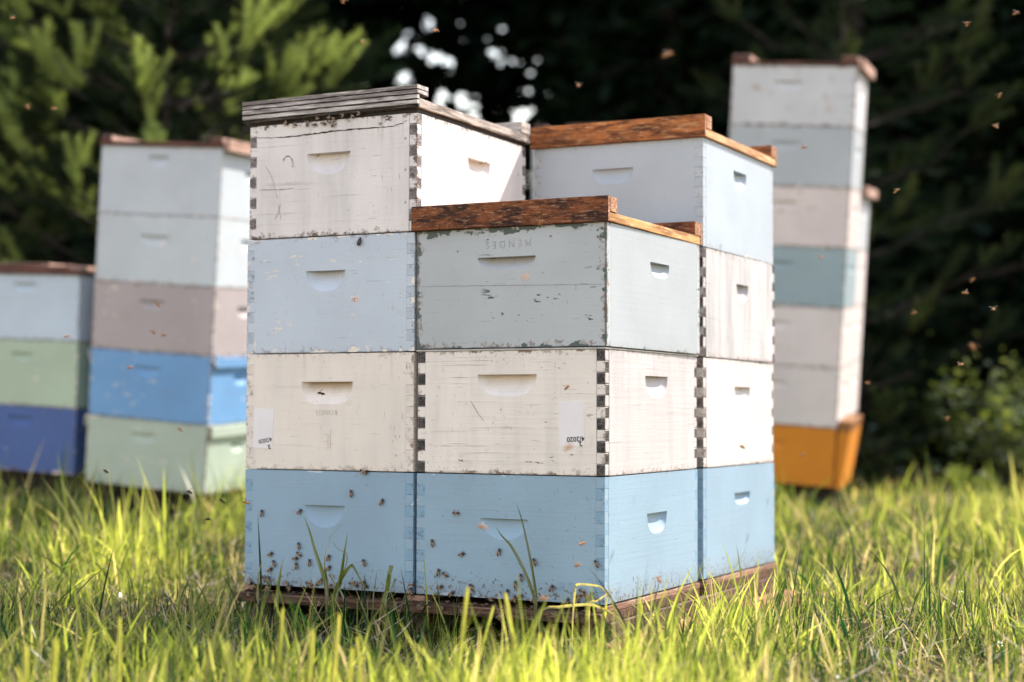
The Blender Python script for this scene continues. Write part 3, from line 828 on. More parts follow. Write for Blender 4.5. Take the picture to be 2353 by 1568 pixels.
# low timber skids under the left stacks (blackened for the shade under the boxes, in the grass)
for MS, lb, n in ((ME, 'dark timber skid in the grass under the tall left stack', 0), (MF, 'dark timber skid under the short stack at the left edge', 1), (MG, 'dark timber skid in the grass under the orange hive box', 2)):
    sk = empty('skid', MS @ TR(-FW_ / 2, FL_ / 2, 0)); tag(sk, lb, 'pallet', 'skids under the background stacks')
    for yy in (-.08, .05, .17):
        bm = bmesh.new(); add_box(bm, (-.25, yy - .03, -.11), (.24, yy + .03, -.002), .003); bm_obj('runner', bm, sk, [W_SKID])

# ------------------------------------------------------------------ bees
N = NT("bee_body")
xx, yy, zz = N.sep(N.obj())
st_ = N.ma('SINE', N.ma('MULTIPLY', xx, 3600.0))
isab = N.ramp(xx, -.0012, -.0006, 1, 0)
cb = N.mix(N.ma('MULTIPLY', N.ramp(st_, -.2, .3), isab), (.018, .010, .006), (.15, .058, .020))
cb = N.mix(N.ma('MULTIPLY', N.ramp(N.noise(N.obj(), 900, 2), .4, .6), N.ramp(xx, -.001, .001, 0, 1)), cb, (.075, .042, .02))
BEE = N.principled(cb, .6, None, .3)
N = NT("sunlit_bee_body")
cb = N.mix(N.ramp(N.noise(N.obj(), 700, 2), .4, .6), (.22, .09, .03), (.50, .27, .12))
BEE_F = N.principled(cb, .7, None, .2)  # copy for flying bees, sun glow put into the body colour
NW = NT("bee_wing")
pr = NW.n('ShaderNodeBsdfPrincipled'); pr.inputs['Base Color'].default_value = (.45, .33, .24, 1); pr.inputs['Roughness'].default_value = .3
tr = NW.n('ShaderNodeBsdfTransparent'); mx = NW.n('ShaderNodeMixShader'); mx.inputs[0].default_value = .2
NW.t.links.new(tr.outputs[0], mx.inputs[1]); NW.t.links.new(pr.outputs[0], mx.inputs[2]); NW.t.links.new(mx.outputs[0], NW.out.inputs[0])
WING = NW.m

def ellipsoid(bm, c, r, seg=10, ring=7, taper=0.0):
    ret = bmesh.ops.create_uvsphere(bm, u_segments=seg, v_segments=ring, radius=1)
    for v in ret['verts']:
        p = v.co.copy(); x = p.z; y = p.x; z = p.y
        k = 1 + taper * x
        v.co = Vector((c[0] + x * r[0], c[1] + y * r[1] * k, c[2] + z * r[2] * k))
def bee_body():
    bm = bmesh.new()
    ellipsoid(bm, (-.0042, 0, -.0002), (.0046, .0021, .0021), taper=.35)
    ellipsoid(bm, (.0016, 0, .0003), (.0023, .0021, .0022))
    ellipsoid(bm, (.0046, 0, -.0003), (.0013, .0017, .0016))
    for s in (-1, 1):
        for k, (x, sp, bk) in enumerate(((.0028, .0042, .003), (.0014, .0052, 0), (-.0004, .0050, -.0045))):
            a = Vector((x, s * .0012, -.001)); b = Vector((x + bk * .4, s * sp * .65, .0002)); c = Vector((x + bk, s * sp, -.0026))
            for p, q, r in ((a, b, .00035), (b, c, .00028)):
                d = (q - p).normalized(); n = d.cross(Vector((0, 0, 1))).normalized() * r; u = n.cross(d).normalized() * r
                V = [bm.verts.new(p + n), bm.verts.new(p + u), bm.verts.new(p - n), bm.verts.new(q + n), bm.verts.new(q + u), bm.verts.new(q - n)]
                for f in ((0, 1, 4, 3), (1, 2, 5, 4), (2, 0, 3, 5)): bm.faces.new([V[i] for i in f])
        p = Vector((.0056, s * .0005, .0002)); q = Vector((.0078, s * .0016, .0008))
        n = Vector((0, .0002, 0)); u = Vector((0, 0, .0002))
        V = [bm.verts.new(p + n), bm.verts.new(p + u), bm.verts.new(p - n), bm.verts.new(q)]
        for f in ((0, 1, 3), (1, 2, 3), (2, 0, 3)): bm.faces.new([V[i] for i in f])
    bmesh.ops.recalc_face_normals(bm, faces=bm.faces)
    me = bpy.data.meshes.new('bee'); bm.to_mesh(me); bm.free(); me.materials.append(BEE)
    for p in me.polygons: p.use_smooth = True
    return me
def wing_mesh(spread):
    bm = bmesh.new()
    for (L_, Wd, ang) in ((.0095, .0017, 0), (.0065, .0013, -.25)):
        n = 8; pts = []
        for i in range(n):
            t = 2 * math.pi * i / n
            pts.append((-L_ / 2 + L_ / 2 * math.cos(t), Wd * math.sin(t) * (1 - .3 * math.cos(t))))
        a = spread + ang * (1 if spread > .8 else .4)
        c, s = math.cos(a), math.sin(a)
        top = [bm.verts.new((.0018 + x * c + y * s, .0010 + (-x * s + y * c), .0024 + .0003 * (ang < 0))) for x, y in pts]
        bot = [bm.verts.new((v.co.x, v.co.y, v.co.z - .00012)) for v in top]
        bm.faces.new(top); bm.faces.new(bot[::-1])
        for i in range(n): bm.faces.new((top[i], bot[i], bot[(i + 1) % n], top[(i + 1) % n]))
    me = bpy.data.meshes.new('wing'); bm.to_mesh(me); bm.free(); me.materials.append(WING); return me
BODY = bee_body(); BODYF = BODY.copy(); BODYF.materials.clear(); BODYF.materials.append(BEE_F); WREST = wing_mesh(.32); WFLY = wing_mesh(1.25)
def bee(M, label, fly=False, group='bees', sun=True):
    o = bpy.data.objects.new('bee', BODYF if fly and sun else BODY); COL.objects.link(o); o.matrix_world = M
    tag(o, label, 'bee', group)
    for s in (1, -1):
        w_ = bpy.data.objects.new('wing', WFLY if fly else WREST); COL.objects.link(w_); w_.parent = o
        w_.scale = (1, s, 1)
        if fly: w_.rotation_euler = (R(18) * s, 0, 0)
    return o
rb = random.Random(77)
ORD = 'first second third fourth fifth sixth seventh eighth ninth tenth eleventh twelfth thirteenth fourteenth'.split()
def row(pts, fmt, **kw):
    for i, (u, v, y) in enumerate(sorted(pts)): crawl(u, v, y, fmt % ORD[i], None, **kw)
def crawl(u, v, y, label, ang=None, group='bees crawling on the front boxes', scale=1.12):
    p = on_front(u, v, y)
    a = rb.uniform(0, 360) if ang is None else ang
    # stand on a vertical face looking out: local z -> -y
    M = Matrix.Translation((p.x, p.y - .0030 * scale, p.z)) @ Matrix.Rotation(R(90), 4, 'X') @ Matrix.Rotation(R(a), 4, 'Z') @ Matrix.Diagonal((scale, scale, scale, 1))
    return bee(M, label, False, group)
def k3(X, Y): return 545.7 + .4103 * X, 792.7 + .4103 * Y
def k4(X, Y): return 919.1 + .3784 * X, 1034 + .3784 * Y
crawlA = [((640, 830), 95, 'bee near the top edge of the left blue box, above and right of its handhold'),
          ((812, 878), 55, 'bee crawling up right of the handhold on the left blue box'),
          ((140, 940), 80, 'bee high near the left edge of the left blue box'),
          ((352, 932), 40, 'bee just left of the handhold on the left blue box'),
          ((347, 1123), 100, 'bee topmost of the little column of four on the left blue box'),
          ((347, 1170), 150, 'bee second from the top of the column of four on the left blue box'),
          ((330, 1195), 10, 'bee third from the top of the column of four on the left blue box'),
          ((333, 1235), 90, 'bee lowest of the little column of four on the left blue box'),
          ((407, 1217), 85, 'bee just right of the little column of four on the left blue box'),
          ((190, 1170), 30, 'bee left of the column of four on the left blue box, tilted to the right'),
          ((208, 1222), 110, 'bee dark and upright, upper one of a pair left of the column of four'),
          ((187, 1257), 35, 'bee lower one of the pair left of the column of four'),
          ((152, 1310), 130, 'left bee of two side by side just above the bottom board, near the left corner'),
          ((180, 1312), 80, 'right bee of two side by side just above the bottom board, near the left corner'),
          ((513, 1190), 60, 'upper bee between the tall grass blades on the left blue box'),
          ((515, 1248), 45, 'lower bee between the tall grass blades on the left blue box'),
          ((712, 1217), 110, 'lone bee right of the tall grass blades on the left blue box')]
for (X, Y), a, lb in crawlA: crawl(*k3(X, Y), 0, lb, a)
row([(*k3(X, Y), 0) for X, Y in ((78, 1328), (95, 1345), (285, 1345), (300, 1358), (400, 1335), (455, 1335), (474, 1318), (643, 1335), (670, 1342), (708, 1330), (722, 1352), (520, 1356), (175, 1352), (412, 1352))],
    '%s bee from the left along the bottom edge of the left blue box', group='bees along the bottom edge of the left blue box')
crawl(*k3(985, 1343), -.004, 'upper bee at the foot of the slit between the two blue boxes', 10)
crawl(*k3(975, 1375), -.004, 'lower bee at the foot of the slit between the two blue boxes', 80)
crawl(*k3(703, 708), -.001, 'left bee of a pair on the seam between cream box and left blue box', 150)
crawl(*k3(722, 712), -.001, 'right bee of a pair on the seam between cream box and left blue box', 30)
crawlB = [((342, 383), 180, 'bee upper left on the front blue box, level with its handhold'),
          ((200, 563), 95, 'bee standing upright near the left edge of the front blue box'),
          ((380, 632), 20, 'bee left of the bent grass blades, halfway up the front blue box'),
          ((605, 618), 70, 'bee upright just left of the slanting grass blade on the front blue box'),
          ((820, 678), 110, 'bee just right of the steep grass blade on the front blue box'),
          ((1195, 688), 115, 'bee near the right corner of the front blue box, halfway down'),
          ((237, 741), 75, 'left bee of a pair low on the front blue box'),
          ((277, 755), 150, 'right bee of a pair low on the front blue box'),
          ((740, 772), 100, 'bee left of the slanting grass blade low on the front blue box'),
          ((706, 815), 80, 'bee below and left of the one by the slanting grass blade'),
          ((925, 837), 60, 'lone bee right of the grass blades, low on the front blue box'),
          ((250, 832), 25, 'bee under the low pair on the front blue box'),
          ((434, 832), 120, 'bee low in the middle of the front blue box'),
          ((1107, 857), 160, 'uppermost bee of the cluster at the lower right of the front blue box')]
for (X, Y), a, lb in crawlB: crawl(*k4(X, Y), 0, lb, a)
row([(*k4(X, Y), 0) for X, Y in ((1088, 885), (1083, 915), (1138, 900), (1163, 882), (1020, 918))],
    '%s bee from the left in the cluster low at the front blue box corner', group='bee cluster at the lower right corner')
row([(*k4(X, Y), 0) for X, Y in ((318, 870), (425, 890), (655, 865), (552, 905), (735, 890), (818, 905), (700, 900), (68, 857))],
    '%s bee from the left along the bottom edge of the front blue box', group='bees along the bottom edge of the front blue box')
# crowd on the landing boards: they sit on the front lip, looking every way
for i in range(64):
    xw = rb.uniform(-.84, -.02)
    if i % 3 == 0:
        M = Matrix.Translation((xw, -.034, rb.uniform(-.030, -.018))) @ Matrix.Rotation(R(90), 4, 'X') @ Matrix.Rotation(R(rb.uniform(0, 360)), 4, 'Z')
    else:
        M = Matrix.Translation((xw, rb.uniform(-.026, -.004), -.0125)) @ Matrix.Rotation(R(rb.uniform(0, 360)), 4, 'Z') @ Matrix.Rotation(R(rb.uniform(-15, 15)), 4, 'Y')
    left = xw < -WD - .003
    bee(M @ Matrix.Diagonal((1.05, 1.05, 1.05, 1)), 'bee crowded on the landing lip under the left front stack' if left else 'bee crowded on the landing lip under the short front stack',
        False, 'bees on the left landing lip' if left else 'bees on the right landing lip')
row([(545.7 + .1355 * X, 192.6 + .1355 * Y, -.0015) for X, Y in ((1190, 690), (1320, 697), (1475, 680), (1560, 652), (1625, 700), (845, 680), (1360, 600), (1580, 585), (1815, 530), (1960, 545), (2090, 512), (975, 690), (1660, 600))],
    '%s bee from the left beneath the front edge of the grey plywood lid', group='bees beneath the grey plywood lid', scale=.95)
# flying bees: image place, distance, label
FLY = [(737, 904, 3.2, 'dark flying bee in front of the cream box handhold'),
       (816, 688, 2.95, 'sunlit flying bee in front of the pale blue box, below its handhold'),
       (1243, 511, 2.9, 'pale flying bee just under the dark orange-brown lid'),
       (1207, 637, 2.25, 'big blurred pinkish flying bee in front of the grey-green box'),
       (1303, 890, 2.95, 'orange flying bee beside the dated sticker of the grained white box'),
       (1307, 1028, 2.35, 'blurred orange flying bee just below the dated sticker'),
       (1107, 1211, 2.5, 'blurred orange flying bee left of the front blue box handhold'),
       (1338, 1249, 2.9, 'flying bee with bright spread wings near the right of the front blue box'),
       (1328, 1299, 2.75, 'pale orange flying bee below the one with bright spread wings'),
       (1513, 1331, 2.8, 'orange flying bee before the lower sunlit end of the front blue box'),
       (1706, 1027, 2.85, 'red-brown flying bee before the clean white box of the rear right stack'),
       (1247, 1376, 2.6, 'pale blurred flying bee low before the grass blades of the front blue box'),
       (565, 1155, 3.1, 'flying bee at the left edge of the left blue box'),
       (300, 845, 3.9, 'bright flying bee before the bright blue box of the tall left stack'),
       (364, 701, 4.2, 'pale flying bee before the taupe box, right under its handhold'),
       (353, 763, 3.9, 'left flying bee of two before the lower taupe box'),
       (377, 770, 4.1, 'right flying bee of two before the lower taupe box'),
       (155, 773, 4.0, 'flying bee before the pale blue box at the left edge'),
       (413, 987, 3.7, 'orange flying bee where the bright blue box meets the sage green one'),
       (243, 1083, 3.4, 'dark flying bee before the lower sage green box'),
       (435, 1130, 3.4, 'dark elongated flying bee at the lower right corner of the sage green box'),
       (510, 1151, 3.4, 'dark flying bee above the sunlit grass left of the blue box'),
       (478, 1193, 3.3, 'dark flying bee lowest above the sunlit grass left of the blue box'),
       (28, 42, 3.6, 'flying bee in the top left corner before dark trees'),
       (63, 245, 3.9, 'left flying bee of two before dark trees at the left'),
       (123, 250, 3.9, 'right flying bee of two before dark trees at the left'),
       (788, 3, 3.3, 'orange flying bee at the top edge above the grey lid'),
       (834, 97, 4.1, 'flying bee beside the bright gaps above the grey lid'),
       (1001, 70, 3.2, 'sharp flying bee amid the bright gaps in the trees'),
       (1329, 196, 4.3, 'small orange flying bee before dark trees above the dark orange-brown lid'),
       (1535, 125, 2.3, 'big blurred golden flying bee before dark trees at the top'),
       (1847, 339, 3.9, 'bright flying bee before the grey box of the tallest stack'),
       (1885, 590, 4.3, 'small pale flying bee before the teal box of the tallest stack'),
       (1845, 1045, 4.1, 'flying bee before the orange box'),
       (2222, 55, 3.5, 'bright flying bee in the dark upper right'),
       (2335, 30, 3.9, 'small flying bee in the top right corner'),
       (2297, 219, 3.8, 'flying bee near the right edge, upper one of a near pair'),
       (2287, 290, 3.9, 'flying bee near the right edge, lower one of a near pair'),
       (2061, 438, 3.6, 'orange flying bee just right of the tallest stack'),
       (2218, 673, 3.7, 'pale flying bee beside a red-brown blurred one at the right'),
       (2235, 643, 4.3, 'red-brown blurred flying bee beside a pale one at the right'),
       (2101, 719, 4.2, 'small round red-brown flying bee right of the tallest stack'),
       (2283, 710, 3.6, 'bright flying bee nearest the right edge at mid height'),
       (2235, 797, 2.4, 'big blurred golden flying bee above the right-hand bush'),
       (2207, 838, 3.8, 'small orange flying bee at the top of the right-hand bush'),
       (1993, 880, 4.3, 'blurred red-brown flying bee beside the foot of the tallest stack'),
       (2177, 962, 3.9, 'small orange flying bee under the right-hand bush')]
for u, v, d, lb in FLY:
    p = at_depth(u, v, d)
    M = Matrix.Translation(p) @ Matrix.Rotation(R(rb.uniform(0, 360)), 4, 'Z') @ Matrix.Rotation(R(rb.uniform(-40, 10)), 4, 'Y') @ Matrix.Rotation(R(rb.uniform(-30, 30)), 4, 'X')
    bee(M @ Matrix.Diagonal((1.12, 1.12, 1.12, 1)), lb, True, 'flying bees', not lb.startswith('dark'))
# dark oval insect on the pale blue box
bm = bmesh.new(); ellipsoid(bm, (0, 0, 0), (.0082, .0042, .0035), 12, 8); 
for f in bm.faces: f.smooth = True
o = bm_obj('beetle', bm, None, [plain("dark_shell", (.035, .028, .024), .4, .3)])
for s in (-1, 1):
    bm = bmesh.new(); ellipsoid(bm, (-.001, s * .0018, .0016), (.0066, .0021, .0024), 8, 6); bm_obj('wing_case', bm, o, [plain("dark_shell_case", (.05, .04, .034), .35, .3)])
bm = bmesh.new(); ellipsoid(bm, (.0085, 0, 0), (.0022, .0026, .0022), 8, 6); bm_obj('head', bm, o, [BEE])
p = on_front(828, 557, 0); o.matrix_world = Matrix.Translation((p.x, p.y - .004, p.z)) @ Matrix.Rotation(R(90), 4, 'X') @ Matrix.Rotation(R(75), 4, 'Z')
tag(o, 'dark oval insect clinging near the top of the pale blue box', 'insect')

# ------------------------------------------------------------------ vegetation materials
def leafmat(name, base, tint_hi, trans=.45, attr='tint', straw=None, rough=.5, gloss=.08, refl=1.0, thru=.85, grough=.38):
    N = NT(name)
    t = N.attr(attr)
    col = N.mix(t, base, tint_hi)
    if straw is not None:
        s = N.attr('straw'); col = N.mix(s, col, straw)
    df = N.n('ShaderNodeBsdfDiffuse'); N.put(df.inputs[0], N.mix(1.0, col, (refl,) * 3, 'MULTIPLY'))
    tl = N.n('ShaderNodeBsdfTranslucent')
    N.put(tl.inputs[0], N.mix(1.0, col, (1.45 * thru, 1.35 * thru, .8 * thru), 'MULTIPLY'))
    m1 = N.n('ShaderNodeMixShader'); m1.inputs[0].default_value = trans
    N.t.links.new(df.outputs[0], m1.inputs[1]); N.t.links.new(tl.outputs[0], m1.inputs[2])
    gl = N.n('ShaderNodeBsdfGlossy'); gl.inputs['Roughness'].default_value = grough; gl.inputs[0].default_value = (1, 1, 1, 1)
    m2 = N.n('ShaderNodeMixShader'); m2.inputs[0].default_value = gloss
    N.t.links.new(m1.outputs[0], m2.inputs[1]); N.t.links.new(gl.outputs[0], m2.inputs[2])
    N.t.links.new(m2.outputs[0], N.out.inputs[0])
    return N.m
GRASS = leafmat("grass_blade", (.008, .050, .016), (.48, .56, .12), .56, straw=(.74, .60, .38), gloss=.014, refl=.42, thru=1.22, grough=.34)
NEEDLE = leafmat("pine_needle", (.004, .013, .007), (.40, .50, .16), .4, gloss=.008)
DARKLEAF = leafmat("dark_conifer_spray", (.003, .008, .0045), (.012, .024, .009), .15, gloss=.003)
SHRUBLEAF = leafmat("shrub_leaf", (.015, .045, .012), (.20, .25, .055), .5, gloss=.04)
BARK = wood("pine_bark", (.012, .009, .007), (.035, .024, .018), (.06, .045, .034), 31, 2, .6)

def from_np(name, V, F3, F4, attrs, mat, parent=None):
    """big mesh straight from arrays"""
    me = bpy.data.meshes.new(name)
    n3 = len(F3); n4 = len(F4)
    me.vertices.add(len(V)); me.vertices.foreach_set('co', np.asarray(V, np.float32).ravel())
    loops = np.concatenate([np.asarray(F4, np.int32).ravel(), np.asarray(F3, np.int32).ravel()]) if n3 and n4 else (np.asarray(F4 if n4 else F3, np.int32).ravel())
    me.loops.add(len(loops)); me.loops.foreach_set('vertex_index', loops)
    me.polygons.add(n3 + n4)
    starts = np.concatenate([np.arange(n4) * 4, n4 * 4 + np.arange(n3) * 3]).astype(np.int32)
    me.polygons.foreach_set('loop_start', starts)
    me.update(calc_edges=True)
    for k, a in attrs.items():
        at = me.attributes.new(k, 'FLOAT', 'POINT'); at.data.foreach_set('value', np.asarray(a, np.float32))
    me.validate()
    return mesh_obj(name, me, parent, [mat])

RNG = np.random.default_rng(3)
def blades(P, Hh, Wd, az, lean, curl, tint, straw, tipblunt=0.0, nseg=4, twist=None):
    """strips: P base points (n,3); returns V,F3,F4,attrs"""
    n = len(P); K = nseg
    s = np.linspace(0, 1, K + 1)
    d = np.stack([np.cos(az), np.sin(az), np.zeros(n)], 1)      # lean direction
    tw = RNG.uniform(0, 2 * math.pi, n) if twist is None else twist
    side = np.stack([np.cos(tw), np.sin(tw), np.zeros(n)], 1)
    V = np.zeros((n, 2 * K + 1, 3))
    ang = lean[:, None] + curl[:, None] * s[None, :]            # angle from vertical along the blade
    seg = Hh[:, None] / K
    dx = np.cumsum(np.sin(ang) * seg, 1) - np.sin(ang[:, :1]) * seg
    dz = np.cumsum(np.cos(ang) * seg, 1) - np.cos(ang[:, :1]) * seg
    w = Wd[:, None] * np.clip(np.minimum(.55 + 1.1 * s, 1.0), 0, 1)[None, :] * (1 - np.clip((s - .55) / .45, 0, 1) ** 1.6)[None, :]
    w = np.maximum(w, tipblunt * Wd[:, None] if np.isscalar(tipblunt) else tipblunt[:, None] * Wd[:, None])
    for k in range(K + 1):
        c = P + d * dx[:, k:k + 1] + np.array([0, 0, 1.0]) * dz[:, k:k + 1]
        if k < K:
            V[:, 2 * k] = c - side * w[:, k:k + 1] / 2; V[:, 2 * k + 1] = c + side * w[:, k:k + 1] / 2
        else: V[:, 2 * K] = c
    base = (np.arange(n) * (2 * K + 1))[:, None]
    F4 = np.concatenate([base + np.array([2 * k, 2 * k + 1, 2 * k + 3, 2 * k + 2]) for k in range(K - 1)], 0)
    F3 = base + np.array([2 * K - 2, 2 * K - 1, 2 * K])
    rep = 2 * K + 1
    return V.reshape(-1, 3), F3, F4, dict(tint=np.repeat(tint, rep), straw=np.repeat(straw, rep))

def merge(parts):
    Vs, F3s, F4s, at = [], [], [], {}
    off = 0
    for V, F3, F4, a in parts:
        Vs.append(V); F3s.append(F3 + off); F4s.append(F4 + off); off += len(V)
        for k, v in a.items(): at.setdefault(k, []).append(v)
    return np.concatenate(Vs), np.concatenate(F3s), np.concatenate(F4s), {k: np.concatenate(v) for k, v in at.items()}

inv_pads = [(TR(-WD - .003, LN + .012, 0), .44, .535)] + [(M_ @ TR(-FW_ / 2, FL_ / 2, 0), .26, .215) for M_ in (ME, MF, MG, MH, fh)]
INV = [(np.array(M_.inverted()), a, b) for M_, a, b in inv_pads]
def scatter(n, d0, d1, lat, pw=1.0, clump=0.0, thr=0.0):
    dep = d0 + (d1 - d0) * RNG.random(n) ** pw
    la = (RNG.random(n) * 2 - 1) * (lat[0] + (lat[1] - lat[0]) * (dep - d0) / (d1 - d0))
    x = CX + RTh.x * la + FWh.x * dep; y = CY + RTh.y * la + FWh.y * dep
    keep = np.ones(n, bool)
    for M_, a, b in INV:
        lx = M_[0, 0] * x + M_[0, 1] * y + M_[0, 3]; ly = M_[1, 0] * x + M_[1, 1] * y + M_[1, 3]
        keep &= ~((np.abs(lx) < a) & (np.abs(ly) < b))
    x, y = x[keep], y[keep]
    nz = np.array([mnoise.noise(Vector((a * 2.2, b * 2.2, 3))) for a, b in zip(x, y)])
    if clump:
        k2 = RNG.random(len(x)) < np.clip(.5 + clump * (nz - thr), .03, 1)
        x, y, nz = x[k2], y[k2], nz[k2]
    dd = (x - CX) * FWh.x + (y - CY) * FWh.y
    z = np.array([gh(a, b) for a, b in zip(x, y)]) - .004
    # the mat next to the sunlit side stays nearly bare
    mk = (x > -.02) & (x < .17) & (y > -.06) & (y < 1.05) & (RNG.random(len(x)) < np.where(x < .10, .93, .6))
    la2 = (x - CX) * RTh.x + (y - CY) * RTh.y
    mk |= (dd > 6.6) & (la2 > 1.35 - .15 * (dd - 7)) & (RNG.random(len(x)) < np.clip(.45 + (dd - 6.6) * .35, 0, .93))
    k3_ = ~mk
    return np.stack([x, y, z], 1)[k3_], nz[k3_], dd[k3_]

def grass_field():
    parts = []
    def add(n, d0, d1, lat, h, hs, w, straw_p, lean, curl, clump=1.6, thr=-.1, K=4, blunt=.35, pw=1.0, bright=0.0, tmean=.20):
        P, nz, dd = scatter(n, d0, d1, lat, pw, clump, thr); m_ = len(P)
        Hh = np.clip(h * np.exp(RNG.normal(0, hs, m_)) * (1 + .5 * nz), .012, .34)
        # keep the lens clear: nothing tall right in front of it
        Hh = np.where(dd < 1.9, np.minimum(Hh, .10), Hh)
        st_ = (RNG.random(m_) < straw_p).astype(float) * RNG.uniform(.6, 1, m_)
        st_ = np.maximum(st_, (RNG.random(m_) < .3) * RNG.uniform(0, .35, m_))
        ln = np.abs(RNG.normal(0, lean, m_)); cu = np.abs(RNG.normal(0, curl, m_))
        bl = np.where(RNG.random(m_) < .4, blunt, 0.0)
        tint = np.clip(RNG.normal(tmean + bright, .34, m_) + .9 * nz, 0, 1)
        parts.append(blades(P, Hh, w * RNG.uniform(.6, 1.4, m_), RNG.uniform(0, 6.283, m_), ln, cu, tint, st_, bl, K))
    # turf under everything
    add(72000, 1.25, 4.4, (.75, 1.75), .034, .45, .0023, .16, .55, .9, .8, -.3, 3)
    add(11000, 1.5, 2.85, (.8, 1.25), .075, .30, .0034, .06, .18, .35, 2.6, -.02, 5, bright=.15)
    add(15000, 2.85, 4.6, (1.1, 1.9), .060, .42, .0032, .06, .20, .45, 2.2, -.02, 5)
    add(9000, 2.55, 3.6, (1.05, 1.4), .085, .34, .0036, .04, .2, .7, 3.4, .0, 6, tmean=.12)
    add(2600, 5.6, 7.2, (2.3, 2.8), .15, .28, .0068, .05, .25, .6, 2.2, 0, 5)
    add(3200, 4.3, 5.6, (1.9, 2.2), .16, .28, .0062, .05, .2, .6, 2.0, 0, 5)
    add(1300, 2.75, 4.6, (1.1, 1.9), .12, .28, .0062, .05, .15, .9, 3.0, .08, 6)
    add(70000, 4.4, 8.5, (1.8, 3.2), .055, .38, .0044, .10, .45, .7, 1.2, -.2, 3)
    add(11000, 4.4, 8.5, (1.8, 3.2), .080, .30, .0066, .06, .2, .5, 2.6, .05, 4)
    add(40000, 8.5, 13.5, (3.2, 5.0), .055, .35, .0085, .18, .5, .8, 1.6, 0, 3)
    add(5000, 8.5, 12.5, (3.2, 4.8), .13, .3, .010, .15, .3, .8, 2.4, .1, 4)
    V, F3, F4, at = merge(parts)
    o = from_np('grass', V, F3, F4, at, GRASS)
    tag(o, 'yellow-green mown grass around the hives with taller uncut blades', 'grass', kind='stuff')
    # flat dead straw
    parts = []
    def straw(n, d0, d1, lat, ln_, w):
        P, nz, dd = scatter(n, d0, d1, lat, 1, .8, -.1); m_ = len(P)
        P[:, 2] += RNG.uniform(.004, .038, m_)
        parts.append(blades(P, ln_ * RNG.uniform(.5, 1.5, m_), w * RNG.uniform(.6, 1.5, m_), RNG.uniform(0, 6.28, m_), RNG.uniform(.9, 1.6, m_), RNG.normal(.25, .35, m_),
                            RNG.random(m_), RNG.uniform(.75, 1, m_), .3, 4))
    straw(8000, 1.4, 4.4, (.8, 1.8), .080, .0034)
    straw(6000, 4.4, 10.5, (1.8, 4.0), .11, .006)
    V, F3, F4, at = merge(parts)
    o = from_np('dry_straw', V, F3, F4, at, leafmat("dead_grass", (.34, .27, .18), (.52, .45, .35), .3, straw=(.48, .40, .30), gloss=.0))
    tag(o, 'pale dead grass lying flat between the green blades', 'dead grass', kind='stuff')
grass_field()

def leaf_stuff(n, d0, d1, lat, size, zmax, flat, name, label, cat, mat, tint, cl=2.5, thr=.12, only=None):
    P, nz, dd = scatter(n, d0, d1, lat, 1, cl, thr)
    if only is not None:
        k = only(P, dd); P = P[k]
    m_ = len(P); P = P.copy(); P[:, 2] += RNG.uniform(.004, zmax, m_)
    a = RNG.uniform(0, 6.283, m_); up = np.stack([RNG.normal(0, flat, m_), RNG.normal(0, flat, m_), np.ones(m_)], 1); up /= np.linalg.norm(up, axis=1)[:, None]
    t1 = np.cross(up, np.stack([np.cos(a), np.sin(a), np.zeros(m_)], 1)); t1 /= np.linalg.norm(t1, axis=1)[:, None]; t2 = np.cross(up, t1)
    r = (size * RNG.uniform(.5, 1.3, m_))[:, None]
    ring = [P + (t1 * math.cos(q) + t2 * math.sin(q) * .72) * r for q in np.linspace(0, 2 * math.pi, 7)[:-1]]
    V = np.stack(ring, 1).reshape(-1, 3); b = np.arange(m_)[:, None] * 6
    F4 = np.concatenate([b + np.array([0, 1, 2, 3]), b + np.array([0, 3, 4, 5])])
    tn = np.repeat(np.clip(RNG.normal(tint, .25, m_), 0, 1), 6)
    o = from_np(name, V, np.zeros((0, 3), int), F4, dict(tint=tn, straw=tn * 0), mat)
    tag(o, label, cat, kind='stuff')
CLOVER = leafmat("clover_leaf", (.02, .075, .016), (.30, .44, .08), .45, gloss=.05, refl=.6, grough=.3)
leaf_stuff(9000, 1.6, 4.6, (.8, 1.9), .0065, .035, .5, 'clover', 'small round clover leaves low between the grass blades', 'clover', CLOVER, .45)
LITTER = leafmat("dead_leaf", (.07, .032, .020), (.34, .20, .13), .2, gloss=.04)
leaf_stuff(9000, 7.0, 12.5, (3.0, 4.8), .026, .03, .6, 'leaf_litter', 'red-brown dead leaves on bare ground at the edge of the wood', 'dead leaves', LITTER, .35, 1.5, -.2,
           only=lambda P, dd: ((P[:, 0] - CX) * RTh.x + (P[:, 1] - CY) * RTh.y) > 1.2)

# ------------------------------------------------------------------ tall single blades near the boxes
TB = leafmat("tall_grass_blade", (.02, .070, .018), (.50, .52, .10), .55, straw=(.55, .42, .26), gloss=.05, refl=.6, thru=1.1, grough=.28)
def ribbon(bm, pts, w, tl, sl, tint, straw, blunt=False):
    n = len(pts); prev = None
    for i in range(n):
        s = i / (n - 1)
        a = pts[max(0, i - 1)]; b = pts[min(n - 1, i + 1)]; d = (b - a).normalized()
        side = d.cross(FWh).normalized()
        side = (side + FWh * .35 * math.sin(i * .5)).normalized()
        ww = w * (1 - (0 if blunt else max(0, (s - .45) / .55) ** 1.5)) * min(1, .5 + 2 * s) + .0003
        l = bm.verts.new(pts[i] - side * ww / 2); r = bm.verts.new(pts[i] + side * ww / 2); c = bm.verts.new(pts[i] + FWh * ww * .22)
        for v in (l, r, c): v[tl] = tint; v[sl] = straw
        if prev:
            bm.faces.new((prev[0], prev[2], c, l)); bm.faces.new((prev[2], prev[1], r, c))
        prev = (l, r, c)
